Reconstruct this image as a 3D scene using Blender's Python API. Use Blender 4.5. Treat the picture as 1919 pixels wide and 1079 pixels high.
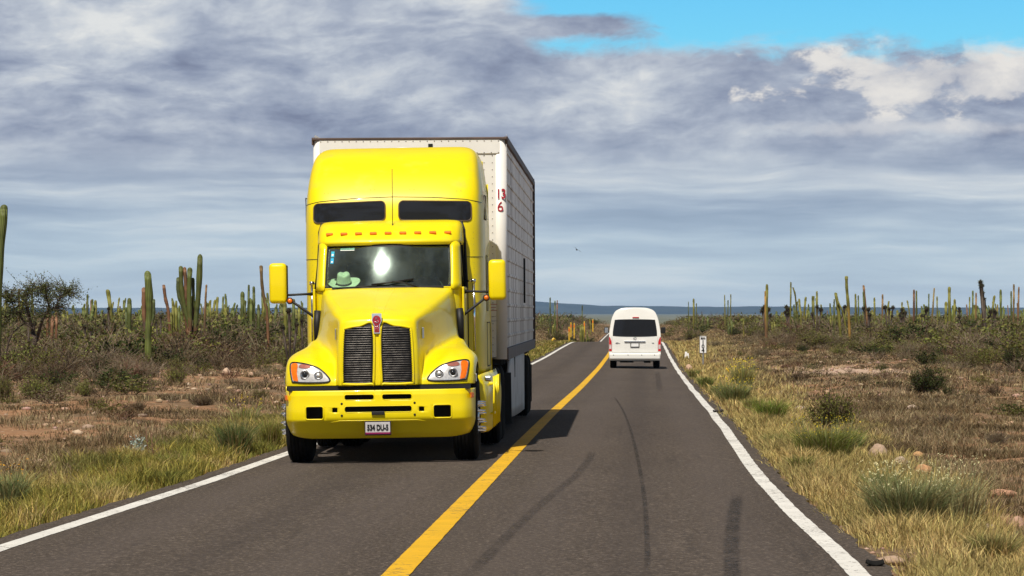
import bpy, bmesh, math, random
import numpy as np
from mathutils import Vector, Matrix
from mathutils.bvhtree import BVHTree
from mathutils.geometry import delaunay_2d_cdt

for _o in list(bpy.data.objects): bpy.data.objects.remove(_o)
S = bpy.context.scene
COL = S.collection
random.seed(7); RNG = np.random.default_rng(7)
R = math.radians

# ------------------------------------------------------------------ camera
F, PX0, HOR, CZ = 6500.0, 959.5, 585.0, 1.75     # focal length in photo pixels, centre column, horizon row, eye height
cam_d = bpy.data.cameras.new('camera'); cam = bpy.data.objects.new('camera', cam_d); COL.objects.link(cam)
cam.location = (0, 0, CZ); cam.rotation_euler = (R(90), 0, 0)
cam_d.sensor_width = 36; cam_d.lens = 36*F/1919; cam_d.shift_y = (HOR-539.5)/1919
cam_d.clip_start = 0.5; cam_d.clip_end = 60000
S.camera = cam

# ------------------------------------------------------------------ light
SUN_EL, SUN_AZ = 55.0, 17.0                      # sun behind the viewer, a little to the left
sd = bpy.data.lights.new('sun', 'SUN'); sd.energy = 5.0; sd.angle = R(0.5); sd.color = (1.0, 0.94, 0.845)
sun = bpy.data.objects.new('sun', sd); COL.objects.link(sun)
to_sun = Vector((-math.sin(R(SUN_AZ))*math.cos(R(SUN_EL)), -math.cos(R(SUN_AZ))*math.cos(R(SUN_EL)), math.sin(R(SUN_EL))))
sun.rotation_euler = to_sun.to_track_quat('Z', 'Y').to_euler()
S.view_settings.view_transform = 'Standard'; S.view_settings.look = 'None'
S.view_settings.gamma = 1; S.view_settings.exposure = 0.0

# ------------------------------------------------------------------ node helper
class NT:
    def __init__(s, tree): s.t = tree; s.n = tree.nodes; s.l = tree.links
    def new(s, typ, **kw):
        n = s.n.new(typ)
        for k, v in kw.items(): setattr(n, k, v)
        return n
    def put(s, sock, v):
        if v is None: return
        if isinstance(v, bpy.types.NodeSocket): s.l.new(v, sock)
        elif isinstance(v, (tuple, list)) and len(v) == 3 and sock.type == 'RGBA': sock.default_value = (*v, 1)
        else: sock.default_value = v
    def m(s, op, a, b=None, c=None, clamp=False):
        n = s.new('ShaderNodeMath', operation=op, use_clamp=clamp)
        s.put(n.inputs[0], a); s.put(n.inputs[1], b); s.put(n.inputs[2], c)
        return n.outputs[0]
    def sst(s, v, a, b, x=0.0, y=1.0):
        n = s.new('ShaderNodeMapRange', interpolation_type='SMOOTHSTEP')
        s.put(n.inputs['Value'], v); s.put(n.inputs['From Min'], a); s.put(n.inputs['From Max'], b)
        s.put(n.inputs['To Min'], x); s.put(n.inputs['To Max'], y); return n.outputs['Result']
    def mix(s, f, a, b, blend='MIX'):
        n = s.new('ShaderNodeMix', data_type='RGBA', blend_type=blend)
        s.put(n.inputs[0], f); s.put(n.inputs[6], a); s.put(n.inputs[7], b); return n.outputs[2]
    def xyz(s, x, y, z):
        n = s.new('ShaderNodeCombineXYZ'); s.put(n.inputs[0], x); s.put(n.inputs[1], y); s.put(n.inputs[2], z); return n.outputs[0]
    def sep(s, v):
        n = s.new('ShaderNodeSeparateXYZ'); s.put(n.inputs[0], v); return n.outputs
    def noise(s, vec, scale, detail=4, rough=0.5, dist=0.0):
        n = s.new('ShaderNodeTexNoise'); s.put(n.inputs['Vector'], vec); s.put(n.inputs['Scale'], scale)
        s.put(n.inputs['Detail'], detail); s.put(n.inputs['Roughness'], rough); s.put(n.inputs['Distortion'], dist)
        return n.outputs['Fac']
    def ramp(s, f, stops):
        n = s.new('ShaderNodeValToRGB'); r = n.color_ramp
        while len(r.elements) < len(stops): r.elements.new(0.5)
        for e, (p, c) in zip(r.elements, stops): e.position = p; e.color = (*c, 1)
        s.put(n.inputs[0], f); return n.outputs[0]

def lin(r, g, b):
    f = lambda c: (c/255/12.92) if c/255 <= 0.04045 else ((c/255+0.055)/1.055)**2.4
    return (f(r), f(g), f(b))

# ------------------------------------------------------------------ sky
W = bpy.data.worlds.new('World'); S.world = W; W.use_nodes = True
w = NT(W.node_tree); w.n.clear()
tc = w.new('ShaderNodeTexCoord'); gx, gy, gz = w.sep(tc.outputs['Generated'])[:3]
sky = w.new('ShaderNodeTexSky', sky_type='NISHITA'); sky.sun_disc = False
sky.sun_elevation = R(SUN_EL); sky.sun_rotation = R(180+SUN_AZ) ; sky.altitude = 100; sky.air_density = 1.0; sky.dust_density = 0.3; sky.ozone_density = 2.0
hs = w.new('ShaderNodeHueSaturation'); w.put(hs.inputs['Color'], sky.outputs[0]); hs.inputs['Saturation'].default_value = 1.5
az = w.m('ARCTAN2', gx, w.m('ABSOLUTE', gy))
el = w.m('ARCSINE', gz)
U = w.m('MULTIPLY', az, 6.5); V = w.m('MULTIPLY', el, 6.5)         # the visible window is about U -1..1, V 0..0.6
def vec(su, sv, ou=0.0, ov=0.0):
    return w.xyz(w.m('MULTIPLY_ADD', U, su, ou), w.m('MULTIPLY_ADD', V, sv, ov), 0.0)
wob = w.noise(vec(1.3, 3.0, 4.0, 2.0), 1.6, 4, 0.5)
wob2 = w.m('MULTIPLY', w.m('SUBTRACT', wob, 0.5), 0.09)
Vd = w.m('ADD', w.m('ADD', V, wob2), w.m('MULTIPLY', U, -0.035))
def vecd(su, sv, ou=0.0, ov=0.0):
    return w.xyz(w.m('MULTIPLY_ADD', U, su, ou), w.m('MULTIPLY_ADD', Vd, sv, ov), 0.0)
def amp(n, k): return w.m('MULTIPLY', w.m('SUBTRACT', n, 0.5), k)
streak = w.noise(w.xyz(w.m('MULTIPLY_ADD', U, 0.85, 1.3), w.m('MULTIPLY_ADD', V, 11.0, w.m('MULTIPLY', wob, 0.8)), 0.0), 1.5, 7, 0.55, 0.0)   # long flat layers
strk2 = w.noise(w.xyz(w.m('MULTIPLY_ADD', U, 2.4, 5.3), w.m('MULTIPLY_ADD', V, 22.0, w.m('MULTIPLY', wob, 1.2)), 0.0), 1.5, 5, 0.55, 0.0)
billow = w.noise(vecd(1.7, 4.6, 7.7, 3.1), 1.8, 9, 0.56, 0.25)        # rounder cloud relief
big = w.noise(vecd(0.55, 1.6, 2.7, 1.1), 1.7, 3, 0.5)
fine = w.noise(vecd(5.0, 12.0, 2.2, 8.8), 2.0, 7, 0.62, 0.2)
hi = w.sst(V, 0.20, 0.36)                                             # billows higher up, layers lower down
lo_t = w.m('ADD', amp(streak, 2.6), amp(strk2, 0.6))
hi_t = w.m('ADD', w.m('ADD', amp(billow, 2.1), amp(fine, 0.95)), amp(big, 0.55))
tone = w.m('ADD', w.m('ADD', w.m('MULTIPLY', lo_t, w.m('SUBTRACT', 1.0, hi)), w.m('MULTIPLY', hi_t, hi)), w.sst(V, 0.24, 0.36, 0.62, 0.52))
tone = w.m('ADD', tone, w.m('MULTIPLY', w.sst(V, 0.20, 0.30), w.m('MULTIPLY', w.sst(V, 0.40, 0.30), -0.06)))
cl = w.ramp(tone, [(0.0, lin(124, 133, 157)), (0.25, lin(145, 155, 177)), (0.5, lin(168, 177, 194)), (0.72, lin(194, 201, 211)), (1.0, lin(226, 228, 228))])
air = w.ramp(w.sst(V, 0.0, 0.24), [(0.0, (0.92, 1.0, 1.0)), (0.2, (0.66, 0.77, 0.82)), (0.6, (0.53, 0.66, 0.75)), (1.0, lin(178, 200, 217))])
cl = w.mix(w.sst(V, 0.36, 0.06, 0.0, 0.85), cl, w.mix(0.35, air, w.ramp(w.m('ADD', lo_t, 0.5), [(0.1, lin(152, 176, 200)), (0.5, lin(188, 209, 222)), (0.9, lin(232, 238, 238))])))
# sunlit heaps on the right
hx = w.m('DIVIDE', w.m('SUBTRACT', U, 0.86), 0.40); hy = w.m('DIVIDE', w.m('SUBTRACT', V, 0.440), 0.095)
heap = w.m('SUBTRACT', 1.0, w.m('SQRT', w.m('ADD', w.m('MULTIPLY', hx, hx), w.m('MULTIPLY', hy, hy))))
puff = w.noise(vec(5.0, 8.5, 3.0, 5.0), 1.5, 9, 0.60, 0.15)
heapm = w.sst(w.m('ADD', heap, w.m('MULTIPLY', w.m('SUBTRACT', puff, 0.5), 3.4)), 0.15, 0.55)
cl = w.mix(w.m('MULTIPLY', heapm, 0.92), cl, w.ramp(puff, [(0.3, lin(176, 180, 192)), (0.62, lin(236, 232, 226))]))
hx2 = w.m('DIVIDE', w.m('SUBTRACT', U, 0.78), 0.42); hy2 = w.m('DIVIDE', w.m('SUBTRACT', V, 0.345), 0.022)
heap2 = w.m('SUBTRACT', 1.0, w.m('SQRT', w.m('ADD', w.m('MULTIPLY', hx2, hx2), w.m('MULTIPLY', hy2, hy2))))
cl = w.mix(w.sst(w.m('ADD', heap2, w.m('MULTIPLY', w.m('SUBTRACT', puff, 0.5), 2.2)), 0.1, 0.9, 0.0, 0.75), cl, lin(214, 215, 218))
# the clear gap, upper right
fing = w.m('MULTIPLY', w.sst(U, 0.34, 0.10), w.sst(w.m('ABSOLUTE', w.m('SUBTRACT', V, w.m('MULTIPLY_ADD', U, 0.02, 0.535))), 0.04, 0.0, 0.0, 0.09))
edge = w.m('ADD', w.m('MULTIPLY', w.sst(U, 0.3, 0.9), -0.012), w.m('ADD', fing, 0.487))
gap = w.sst(w.m('ADD', w.m('SUBTRACT', V, edge), w.m('ADD', w.m('MULTIPLY', w.m('SUBTRACT', w.noise(vec(1.6, 6.5, 11.0, 4.0), 1.6, 6, 0.55, 0.2), 0.5), 0.10), w.m('MULTIPLY', w.m('SUBTRACT', fine, 0.5), 0.10))), -0.014, 0.042)
gap = w.m('MULTIPLY', gap, w.sst(w.m('ADD', U, amp(billow, 0.25)), 0.0, 0.07))
gap = w.m('MULTIPLY', gap, w.sst(V, 1.5, 0.72))
far = w.sst(V, 0.75, 1.6)                                             # above the frame the cover breaks up
brk = w.sst(w.noise(vec(0.5, 0.5, 2, 2), 1.3, 5, 0.55), 0.44, 0.58)
gap = w.m('MAXIMUM', gap, w.m('MULTIPLY', w.m('MULTIPLY', far, brk), 0.12))
blue = w.mix(0.75, hs.outputs[0], w.mix(1.0, hs.outputs[0], (0.30, 1.0, 1.35), 'MULTIPLY'))
SKYK = 0.10
blue_s = w.new('ShaderNodeVectorMath', operation='SCALE'); w.put(blue_s.inputs[0], blue); blue_s.inputs['Scale'].default_value = SKYK
cl = w.mix(w.sst(V, 0.62, 1.1), cl, w.ramp(brk, [(0.0, (0.11, 0.108, 0.105)), (1.0, (0.24, 0.235, 0.23))]))
final = w.mix(gap, cl, blue_s.outputs[0])
# unseen sky overhead: cloud cover made grey and darker to weaken the fill light
bg = w.new('ShaderNodeBackground'); w.put(bg.inputs[0], final); bg.inputs[1].default_value = 1.0
wo = w.new('ShaderNodeOutputWorld'); w.l.new(bg.outputs[0], wo.inputs[0])

# ------------------------------------------------------------------ mesh helpers
def link(o, parent=None):
    COL.objects.link(o)
    if parent is not None: o.parent = parent
    return o
def tag(o, label=None, cat=None, group=None, kind=None):
    if label: o['label'] = label
    if cat: o['category'] = cat
    if group: o['group'] = group
    if kind: o['kind'] = kind
    return o
def empty(name, loc, rot=(0, 0, 0)):
    o = bpy.data.objects.new(name, None); COL.objects.link(o); o.location = loc; o.rotation_euler = rot
    o.empty_display_size = 0.3; return o
def np_mesh(name, V, T, mat, parent=None, col=None, smooth=False, nv=3):
    """big meshes straight from arrays; T is (n, nv) indices"""
    me = bpy.data.meshes.new(name); V = np.asarray(V, np.float32); T = np.asarray(T, np.int32)
    me.vertices.add(len(V)); me.vertices.foreach_set('co', V.ravel())
    me.loops.add(T.size); me.loops.foreach_set('vertex_index', T.ravel())
    me.polygons.add(len(T)); me.polygons.foreach_set('loop_start', np.arange(0, T.size, nv, dtype=np.int32))
    me.polygons.foreach_set('loop_total', np.full(len(T), nv, np.int32))
    if smooth: me.polygons.foreach_set('use_smooth', np.ones(len(T), bool))
    if col is not None:
        a = me.attributes.new('tint', 'FLOAT_COLOR', 'POINT')
        c = np.ones((len(V), 4), np.float32); c[:, :3] = col; a.data.foreach_set('color', c.ravel())
    me.update(calc_edges=True); me.validate()
    me.materials.append(mat)
    o = bpy.data.objects.new(name, me); return link(o, parent)

class MB:
    """collects shapes into one mesh"""
    def __init__(s): s.b = bmesh.new(); s.sm = []
    def box(s, c, d, rot=None, bevel=0.0, seg=2):
        m = Matrix.Translation(c)
        if rot is not None: m = m @ Matrix.Rotation(rot[1], 4, rot[0]) if isinstance(rot, tuple) else m @ rot
        m = m @ Matrix.Diagonal((d[0], d[1], d[2], 1))
        r = bmesh.ops.create_cube(s.b, size=1, matrix=m)
        if bevel:
            es = list({e for v in r['verts'] for e in v.link_edges})
            bmesh.ops.bevel(s.b, geom=es, offset=bevel, segments=seg, profile=0.5, affect='EDGES')
        return s
    def tube(s, pts, r, n=8, caps=True, closed=False):
        pts = [Vector(p) for p in pts]; rs = r if isinstance(r, (list, tuple)) else [r]*len(pts)
        rings = []; N = len(pts); up = None
        for i, p in enumerate(pts):
            if closed: d = (pts[(i+1) % N]-pts[i-1])
            else: d = pts[min(i+1, N-1)]-pts[max(i-1, 0)]
            if d.length < 1e-9: d = Vector((0, 0, 1))
            d.normalize()
            if up is None: up = Vector((0, 0, 1)) if abs(d.z) < 0.9 else Vector((1, 0, 0))
            a = d.cross(up)
            if a.length < 1e-5: a = d.cross(Vector((0.3, 1, 0.2)))
            a.normalize(); bb = a.cross(d).normalized(); up = bb
            rings.append([s.b.verts.new(p+(a*math.cos(2*math.pi*k/n)+bb*math.sin(2*math.pi*k/n))*rs[i]) for k in range(n)])
        for i in range(N if closed else N-1):
            A, B = rings[i], rings[(i+1) % N]
            for k in range(n): s.b.faces.new((A[k], A[(k+1) % n], B[(k+1) % n], B[k])).smooth = True
        if caps and not closed:
            try: s.b.faces.new(rings[0][::-1]); s.b.faces.new(rings[-1])
            except Exception: pass
        return s
    def lathe(s, prof, c, axis='x', n=32, flip=False, smooth=True):
        """prof: (along, radius) pairs"""
        c = Vector(c); rings = []
        for (a, r) in prof:
            ring = []
            for k in range(n):
                t = 2*math.pi*k/n; u, v = r*math.cos(t), r*math.sin(t)
                p = {'x': (a, u, v), 'y': (u, a, v), 'z': (u, v, a)}[axis]
                ring.append(s.b.verts.new(c+Vector(p)))
            rings.append(ring)
        for A, B in zip(rings, rings[1:]):
            for k in range(n):
                f = s.b.faces.new((A[k], A[(k+1) % n], B[(k+1) % n], B[k])); f.smooth = smooth
        if prof[0][1] > 1e-6: s.b.faces.new(rings[0][::-1])
        if prof[-1][1] > 1e-6: s.b.faces.new(rings[-1])
        return s
    def grid(s, P, skip=None, smooth=True):
        P = np.asarray(P); r, c = P.shape[:2]
        vs = [[s.b.verts.new(P[i, j]) for j in range(c)] for i in range(r)]
        for i in range(r-1):
            for j in range(c-1):
                if skip and skip(i, j): continue
                f = s.b.faces.new((vs[i][j], vs[i][j+1], vs[i+1][j+1], vs[i+1][j])); f.smooth = smooth
        return s
    def tris(s, V, T, smooth=False):
        vs = [s.b.verts.new(v) for v in V]
        for t in T:
            try: f = s.b.faces.new([vs[i] for i in t]); f.smooth = smooth
            except Exception: pass
        return s
    def mirror(s):
        g = list(s.b.verts)+list(s.b.edges)+list(s.b.faces)
        r = bmesh.ops.duplicate(s.b, geom=g)
        vs = [v for v in r['geom'] if isinstance(v, bmesh.types.BMVert)]
        for v in vs: v.co.x *= -1
        bmesh.ops.reverse_faces(s.b, faces=[f for f in r['geom'] if isinstance(f, bmesh.types.BMFace)])
        return s
    def build(s, name, mat, parent=None, solid=0.0, recalc=True, off=-1, weld=False, subsurf=0, autosmooth=True):
        if weld: bmesh.ops.remove_doubles(s.b, verts=s.b.verts, dist=1e-4)
        if recalc: bmesh.ops.recalc_face_normals(s.b, faces=s.b.faces)
        me = bpy.data.meshes.new(name); s.b.to_mesh(me); s.b.free(); me.materials.append(mat)
        o = link(bpy.data.objects.new(name, me), parent)
        if solid: md = o.modifiers.new('s', 'SOLIDIFY'); md.thickness = solid; md.offset = off
        if subsurf: md = o.modifiers.new('u', 'SUBSURF'); md.levels = md.render_levels = subsurf
        return o

def catmull(P, n, closed=False):
    """refine an array along axis 0, n steps per span"""
    P = np.asarray(P, float); out = []
    N = len(P)
    for i in range(N if closed else N-1):
        if closed: p0, p1, p2, p3 = P[i-1], P[i], P[(i+1) % N], P[(i+2) % N]
        else:
            p1, p2 = P[i], P[i+1]; p0 = P[i-1] if i else 2*p1-p2; p3 = P[i+2] if i+2 < N else 2*p2-p1
        for k in range(n):
            t = k/n
            out.append(0.5*((2*p1)+(p2-p0)*t+(2*p0-5*p1+4*p2-p3)*t*t+(3*p1-p0-3*p2+p3)*t**3))
    if not closed: out.append(P[-1])
    return np.array(out)
def patch(P, nu=5, nv=5):
    P = catmull(P, nu); P = np.swapaxes(catmull(np.swapaxes(P, 0, 1), nv), 0, 1); return P
def rrect(x0, x1, z0, z1, r, n=5):
    pts = []
    for cx, cz, a0 in ((x1-r, z1-r, 0), (x0+r, z1-r, 90), (x0+r, z0+r, 180), (x1-r, z0+r, 270)):
        for k in range(n+1):
            a = R(a0+90*k/n); pts.append((cx+r*math.cos(a), cz+r*math.sin(a)))
    return pts
def dense(poly, step):
    out = []
    for i in range(len(poly)):
        a = Vector(poly[i]); b = Vector(poly[(i+1) % len(poly)]); k = max(1, int((b-a).length/step))
        out += [tuple(a.lerp(b, j/k)) for j in range(k)]
    return out
def bvh_of(P):
    P = np.asarray(P); r, c = P.shape[:2]; vs = [tuple(v) for v in P.reshape(-1, 3)]
    return BVHTree.FromPolygons(vs, [(i*c+j, i*c+j+1, (i+1)*c+j+1, (i+1)*c+j) for i in range(r-1) for j in range(c-1)])
def hit(bvh, x, z, off):
    h = bvh.ray_cast(Vector((x, -4, z)), Vector((0, 1, 0)))
    if h[0] is None:
        h = bvh.find_nearest(Vector((x, 0.3, z))); return Vector((x, h[0].y-off, z))
    n = h[1]; n = n if n.y < 0 else -n
    return h[0]+n*off
def drape(mb, bvh, poly, off, step=0.03):
    """fill a front-view polygon with a skin lying on a surface"""
    p = dense(poly, step); n = len(p)
    xs = [a[0] for a in p]; zs = [a[1] for a in p]; inner = []
    x = min(xs)+step*0.5
    def inside(x, z):
        c = False
        for i in range(n):
            (x1, z1), (x2, z2) = p[i], p[i-1]
            if (z1 > z) != (z2 > z) and x < (x2-x1)*(z-z1)/(z2-z1)+x1: c = not c
        return c
    while x < max(xs):
        z = min(zs)+step*0.5
        while z < max(zs):
            if inside(x, z) and min((x-a)**2+(z-b)**2 for a, b in p) > (step*0.4)**2: inner.append((x, z))
            z += step
        x += step
    r = delaunay_2d_cdt([Vector(q) for q in p+inner], [(i, (i+1) % n) for i in range(n)], [], 1, 1e-6)
    mb.tris([hit(bvh, v.x, v.y, off) for v in r[0]], r[2], smooth=True); return mb
def drape_line(mb, bvh, poly, off, rad, step=0.04, closed=True, n=6):
    if closed: p = dense(poly, step)
    else:
        p = []
        for a, b in zip(poly, poly[1:]):
            a, b = Vector(a), Vector(b); k = max(1, int((b-a).length/step)); p += [tuple(a.lerp(b, j/k)) for j in range(k)]
        p.append(poly[-1])
    mb.tube([hit(bvh, x, z, off) for x, z in p], rad, n=n, closed=closed); return mb
def text(name, body, size, loc, rot, mat, parent, extrude=0.002, align='CENTER', sx=1.0, bold=0.0):
    cu = bpy.data.curves.new(name, 'FONT'); cu.body = body; cu.size = size; cu.extrude = extrude; cu.align_x = align; cu.align_y = 'CENTER'; cu.offset = bold
    t = bpy.data.objects.new(name+'_src', cu); COL.objects.link(t); bpy.context.view_layer.update()
    me = bpy.data.meshes.new_from_object(t.evaluated_get(bpy.context.evaluated_depsgraph_get()))
    bpy.data.objects.remove(t); me.materials.clear(); me.materials.append(mat)
    o = link(bpy.data.objects.new(name, me), parent); o.location = loc; o.rotation_euler = rot; o.scale = (sx, 1, 1); return o

# ------------------------------------------------------------------ materials
def pmat(name, col, rough=0.5, metal=0.0, coat=0.0, var=0.08, vscale=3.0, bump=0.0, bscale=40.0, dirt=None, spec=0.5, trans=0.0, emit=None):
    m = bpy.data.materials.new(name); m.use_nodes = True; t = NT(m.node_tree); b = t.n['Principled BSDF']
    oc = t.new('ShaderNodeTexCoord').outputs['Object']
    c = col
    if var:
        nz = t.noise(oc, vscale, 6, 0.6)
        c = t.mix(t.sst(nz, 0.3, 0.7), tuple(max(0, x*(1-var)) for x in col), tuple(min(1, x*(1+var)) for x in col))
    if dirt:
        dcol, lo, hi2, dsc = dirt
        c = t.mix(t.sst(t.noise(oc, dsc, 7, 0.65), lo, hi2), c, dcol)
    t.put(b.inputs['Base Color'], c); b.inputs['Roughness'].default_value = rough; b.inputs['Metallic'].default_value = metal
    b.inputs['Coat Weight'].default_value = coat; b.inputs['Coat Roughness'].default_value = 0.04; b.inputs['Specular IOR Level'].default_value = spec
    if trans: b.inputs['Transmission Weight'].default_value = trans
    if emit: b.inputs['Emission Color'].default_value = (*emit[0], 1); b.inputs['Emission Strength'].default_value = emit[1]
    if bump:
        bn = t.new('ShaderNodeBump'); bn.inputs['Strength'].default_value = bump; bn.inputs['Distance'].default_value = 0.02
        t.put(bn.inputs['Height'], t.noise(oc, bscale, 5, 0.6)); t.put(b.inputs['Normal'], bn.outputs[0])
    return m
def tint_mat(name, rough=0.85, trans=0.0, spec=0.2):
    m = bpy.data.materials.new(name); m.use_nodes = True; t = NT(m.node_tree); b = t.n['Principled BSDF']
    a = t.new('ShaderNodeAttribute', attribute_name='tint'); t.put(b.inputs['Base Color'], a.outputs['Color'])
    b.inputs['Roughness'].default_value = rough; b.inputs['Specular IOR Level'].default_value = spec
    if trans:
        tr = t.new('ShaderNodeBsdfTranslucent'); t.put(tr.inputs[0], a.outputs['Color'])
        mx = t.new('ShaderNodeMixShader'); mx.inputs[0].default_value = trans
        t.l.new(b.outputs[0], mx.inputs[1]); t.l.new(tr.outputs[0], mx.inputs[2]); t.l.new(mx.outputs[0], t.n['Material Output'].inputs[0])
    return m
YEL = pmat('yellow_paint', (0.84, 0.675, 0.0), 0.42, 0, 0.22, 0.03, 2.0, spec=0.35, dirt=((0.66, 0.53, 0.06), 0.52, 0.85, 2.6))
YEL2 = pmat('yellow_plastic', (0.84, 0.665, 0.0), 0.40, 0, 0.25, 0.02, spec=0.35)
BLK = pmat('black_rubber', (0.007, 0.0065, 0.0065), 0.6, 0, 0, 0.2, 8)
TYRE = pmat('tyre_rubber', (0.011, 0.0105, 0.010), 0.9, 0, 0, 0.3, 6, 0.0, 60, spec=0.15, dirt=((0.035, 0.03, 0.026), 0.55, 0.9, 4.0))
DARK = pmat('dark_metal', (0.010, 0.0095, 0.009), 0.55, 0.3, 0, 0.3, 5)
CHR = pmat('chrome', (0.85, 0.86, 0.88), 0.12, 1.0, 0, 0.03, 5)
ALU = pmat('brushed_aluminium', (0.62, 0.62, 0.62), 0.32, 1.0, 0, 0.08, 6, dirt=((0.25, 0.22, 0.2), 0.5, 0.85, 5.0))
GRL = pmat('grille_bar', (0.13, 0.12, 0.11), 0.42, 1.0, 0, 0.5, 14)
TINT = pmat('tinted_glass', (0.012, 0.013, 0.016), 0.06, 0, 0.4, 0.1, 2, spec=0.6)
AMB = pmat('amber_lens', (0.85, 0.17, 0.005), 0.2, 0, 0.5, 0.15, 30)
RED = pmat('red_lens', (0.55, 0.008, 0.012), 0.18, 0, 0.6, 0.1, 20)
REDP = pmat('red_enamel', (0.42, 0.012, 0.03), 0.35, 0, 0.3, 0.1, 20)
WHT = pmat('white_enamel', (0.8, 0.8, 0.78), 0.4, 0, 0.2, 0.04, 6)
LENS = pmat('headlight_reflector', (0.78, 0.77, 0.76), 0.22, 0.45, 0.8, 0.15, 30)
GREY = pmat('grey_vinyl', (0.13, 0.14, 0.15), 0.6)
# ------------------------------------------------------------------ lie of the land
_k = np.array([(-80, 1.70), (0, 1.69), (22, 1.695), (40, 1.72), (60, 1.77), (90, 1.94), (127, 2.05), (160, 2.03), (190, 1.92), (222, 1.85),
               (245, 2.05), (300, 3.0), (350, 3.15), (420, 2.9), (600, 2.4), (900, 3.0), (1500, 5.0), (3000, 7.0), (6000, 7.0), (30000, 7.0)])
_kt = np.array([(-80, 1.9), (0, 1.92), (60, 1.93), (127, 2.0), (180, 1.92), (222, 1.86), (300, 1.84), (400, 1.78), (600, 1.95), (900, 3.0), (1500, 5.0), (3000, 7.0), (6000, 7.0), (30000, 7.0)])
_D = np.arange(-80, 1000, 1.0)
def _sm(a, s):
    k = np.exp(-0.5*(np.arange(-3*s, 3*s+1)/s)**2); k /= k.sum(); return np.convolve(np.pad(a, 3*s, mode='edge'), k, 'valid')
_road = _sm(np.interp(_D, _k[:, 0], _k[:, 1]), 6); _ter = _sm(np.interp(_D, _kt[:, 0], _kt[:, 1]), 10)
def h_road(D): D = np.asarray(D, float); return np.where(D < 990, np.interp(D, _D, _road), np.interp(D, _k[:, 0], _k[:, 1]))
def h_ter(D): D = np.asarray(D, float); return np.where(D < 990, np.interp(D, _D, _ter), np.interp(D, _kt[:, 0], _kt[:, 1]))
def xc(D): return -0.07+0.0375*(np.asarray(D, float)-40.6)
def offL(D): return np.interp(D, [20, 26, 36, 45, 2000], [3.22, 3.16, 2.92, 2.85, 2.85])
def offR(D): return np.interp(D, [20, 24, 36, 60, 2000], [3.06, 3.02, 2.84, 2.88, 2.9])
_ph = RNG.uniform(0, 6.28, (40,)); _dir = RNG.uniform(0, 6.28, (40,))
def wav(x, y, l0, n=8, seed=0):
    z = 0
    for i in range(n):
        j = (i+seed*7) % 40; l = l0/(1.45**i); z = z+np.sin((x*math.cos(_dir[j])+y*math.sin(_dir[j]))*2*math.pi/l+_ph[j])*(l/l0)**0.8
    return z/2.2
def zroad(x, y): d = x-xc(y); return CZ-h_road(y)-0.016*np.abs(d)
def zgr(x, y):
    x = np.asarray(x, float); y = np.asarray(y, float)
    d = x-xc(y); ad = np.abs(d)
    zr = CZ-h_road(y)-0.016*ad-0.05
    zt = CZ-h_ter(y)+0.10*wav(x, y, 23, 6, 1)+0.035*wav(x, y, 3.1, 6, 2)+np.where(ad > 60, 0.3*wav(x, y, 160, 4, 3), 0)*np.clip((ad-60)/60, 0, 1)
    e = 3.25
    t = np.clip((ad-e)/5.0, 0, 1); t = t*t*(3-2*t)
    sh = -0.10*np.clip((ad-e)/1.2, 0, 1)
    rough = 0.02*wav(x, y, 1.1, 5, 4)*np.clip((ad-e)/0.6, 0, 1)
    return zr*(1-t)+zt*t+sh*(1-t)+rough
def Z(x, y): return float(zgr(x, y))
def D_of(py, x0=None, h=1.93): return h*F/(py-HOR)
def PX(px, D): return (px-PX0)/F*D
def PZ(py, D): return CZ+(HOR-py)/F*D

# ------------------------------------------------------------------ ground
def geo(a, b, s0, g):
    out = [a]; s = s0
    while out[-1] < b: out.append(out[-1]+s); s *= g
    return np.array(out)
ys = np.concatenate([np.arange(-60, 16, 4.0), np.arange(16, 70, 0.22), geo(70, 30000, 0.25, 1.0135)])
dpos = np.concatenate([np.arange(0, 3, 0.5), np.arange(3.0, 12, 0.13), geo(12, 16000, 0.16, 1.062)])
ds = np.concatenate([-dpos[:0:-1], dpos])
YY, DD = np.meshgrid(ys, ds, indexing='ij')
XX = xc(np.minimum(YY, 2500))+DD
ZZ = zgr(XX, YY)
ZZ = np.where(np.abs(DD) < 2.7, CZ-h_road(YY)-0.016*np.abs(DD)-0.09, ZZ)
nr, nc = YY.shape
idx = np.arange(nr*nc).reshape(nr, nc)
Q = np.stack([idx[:-1, :-1], idx[:-1, 1:], idx[1:, 1:], idx[1:, :-1]], -1).reshape(-1, 4)
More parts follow.
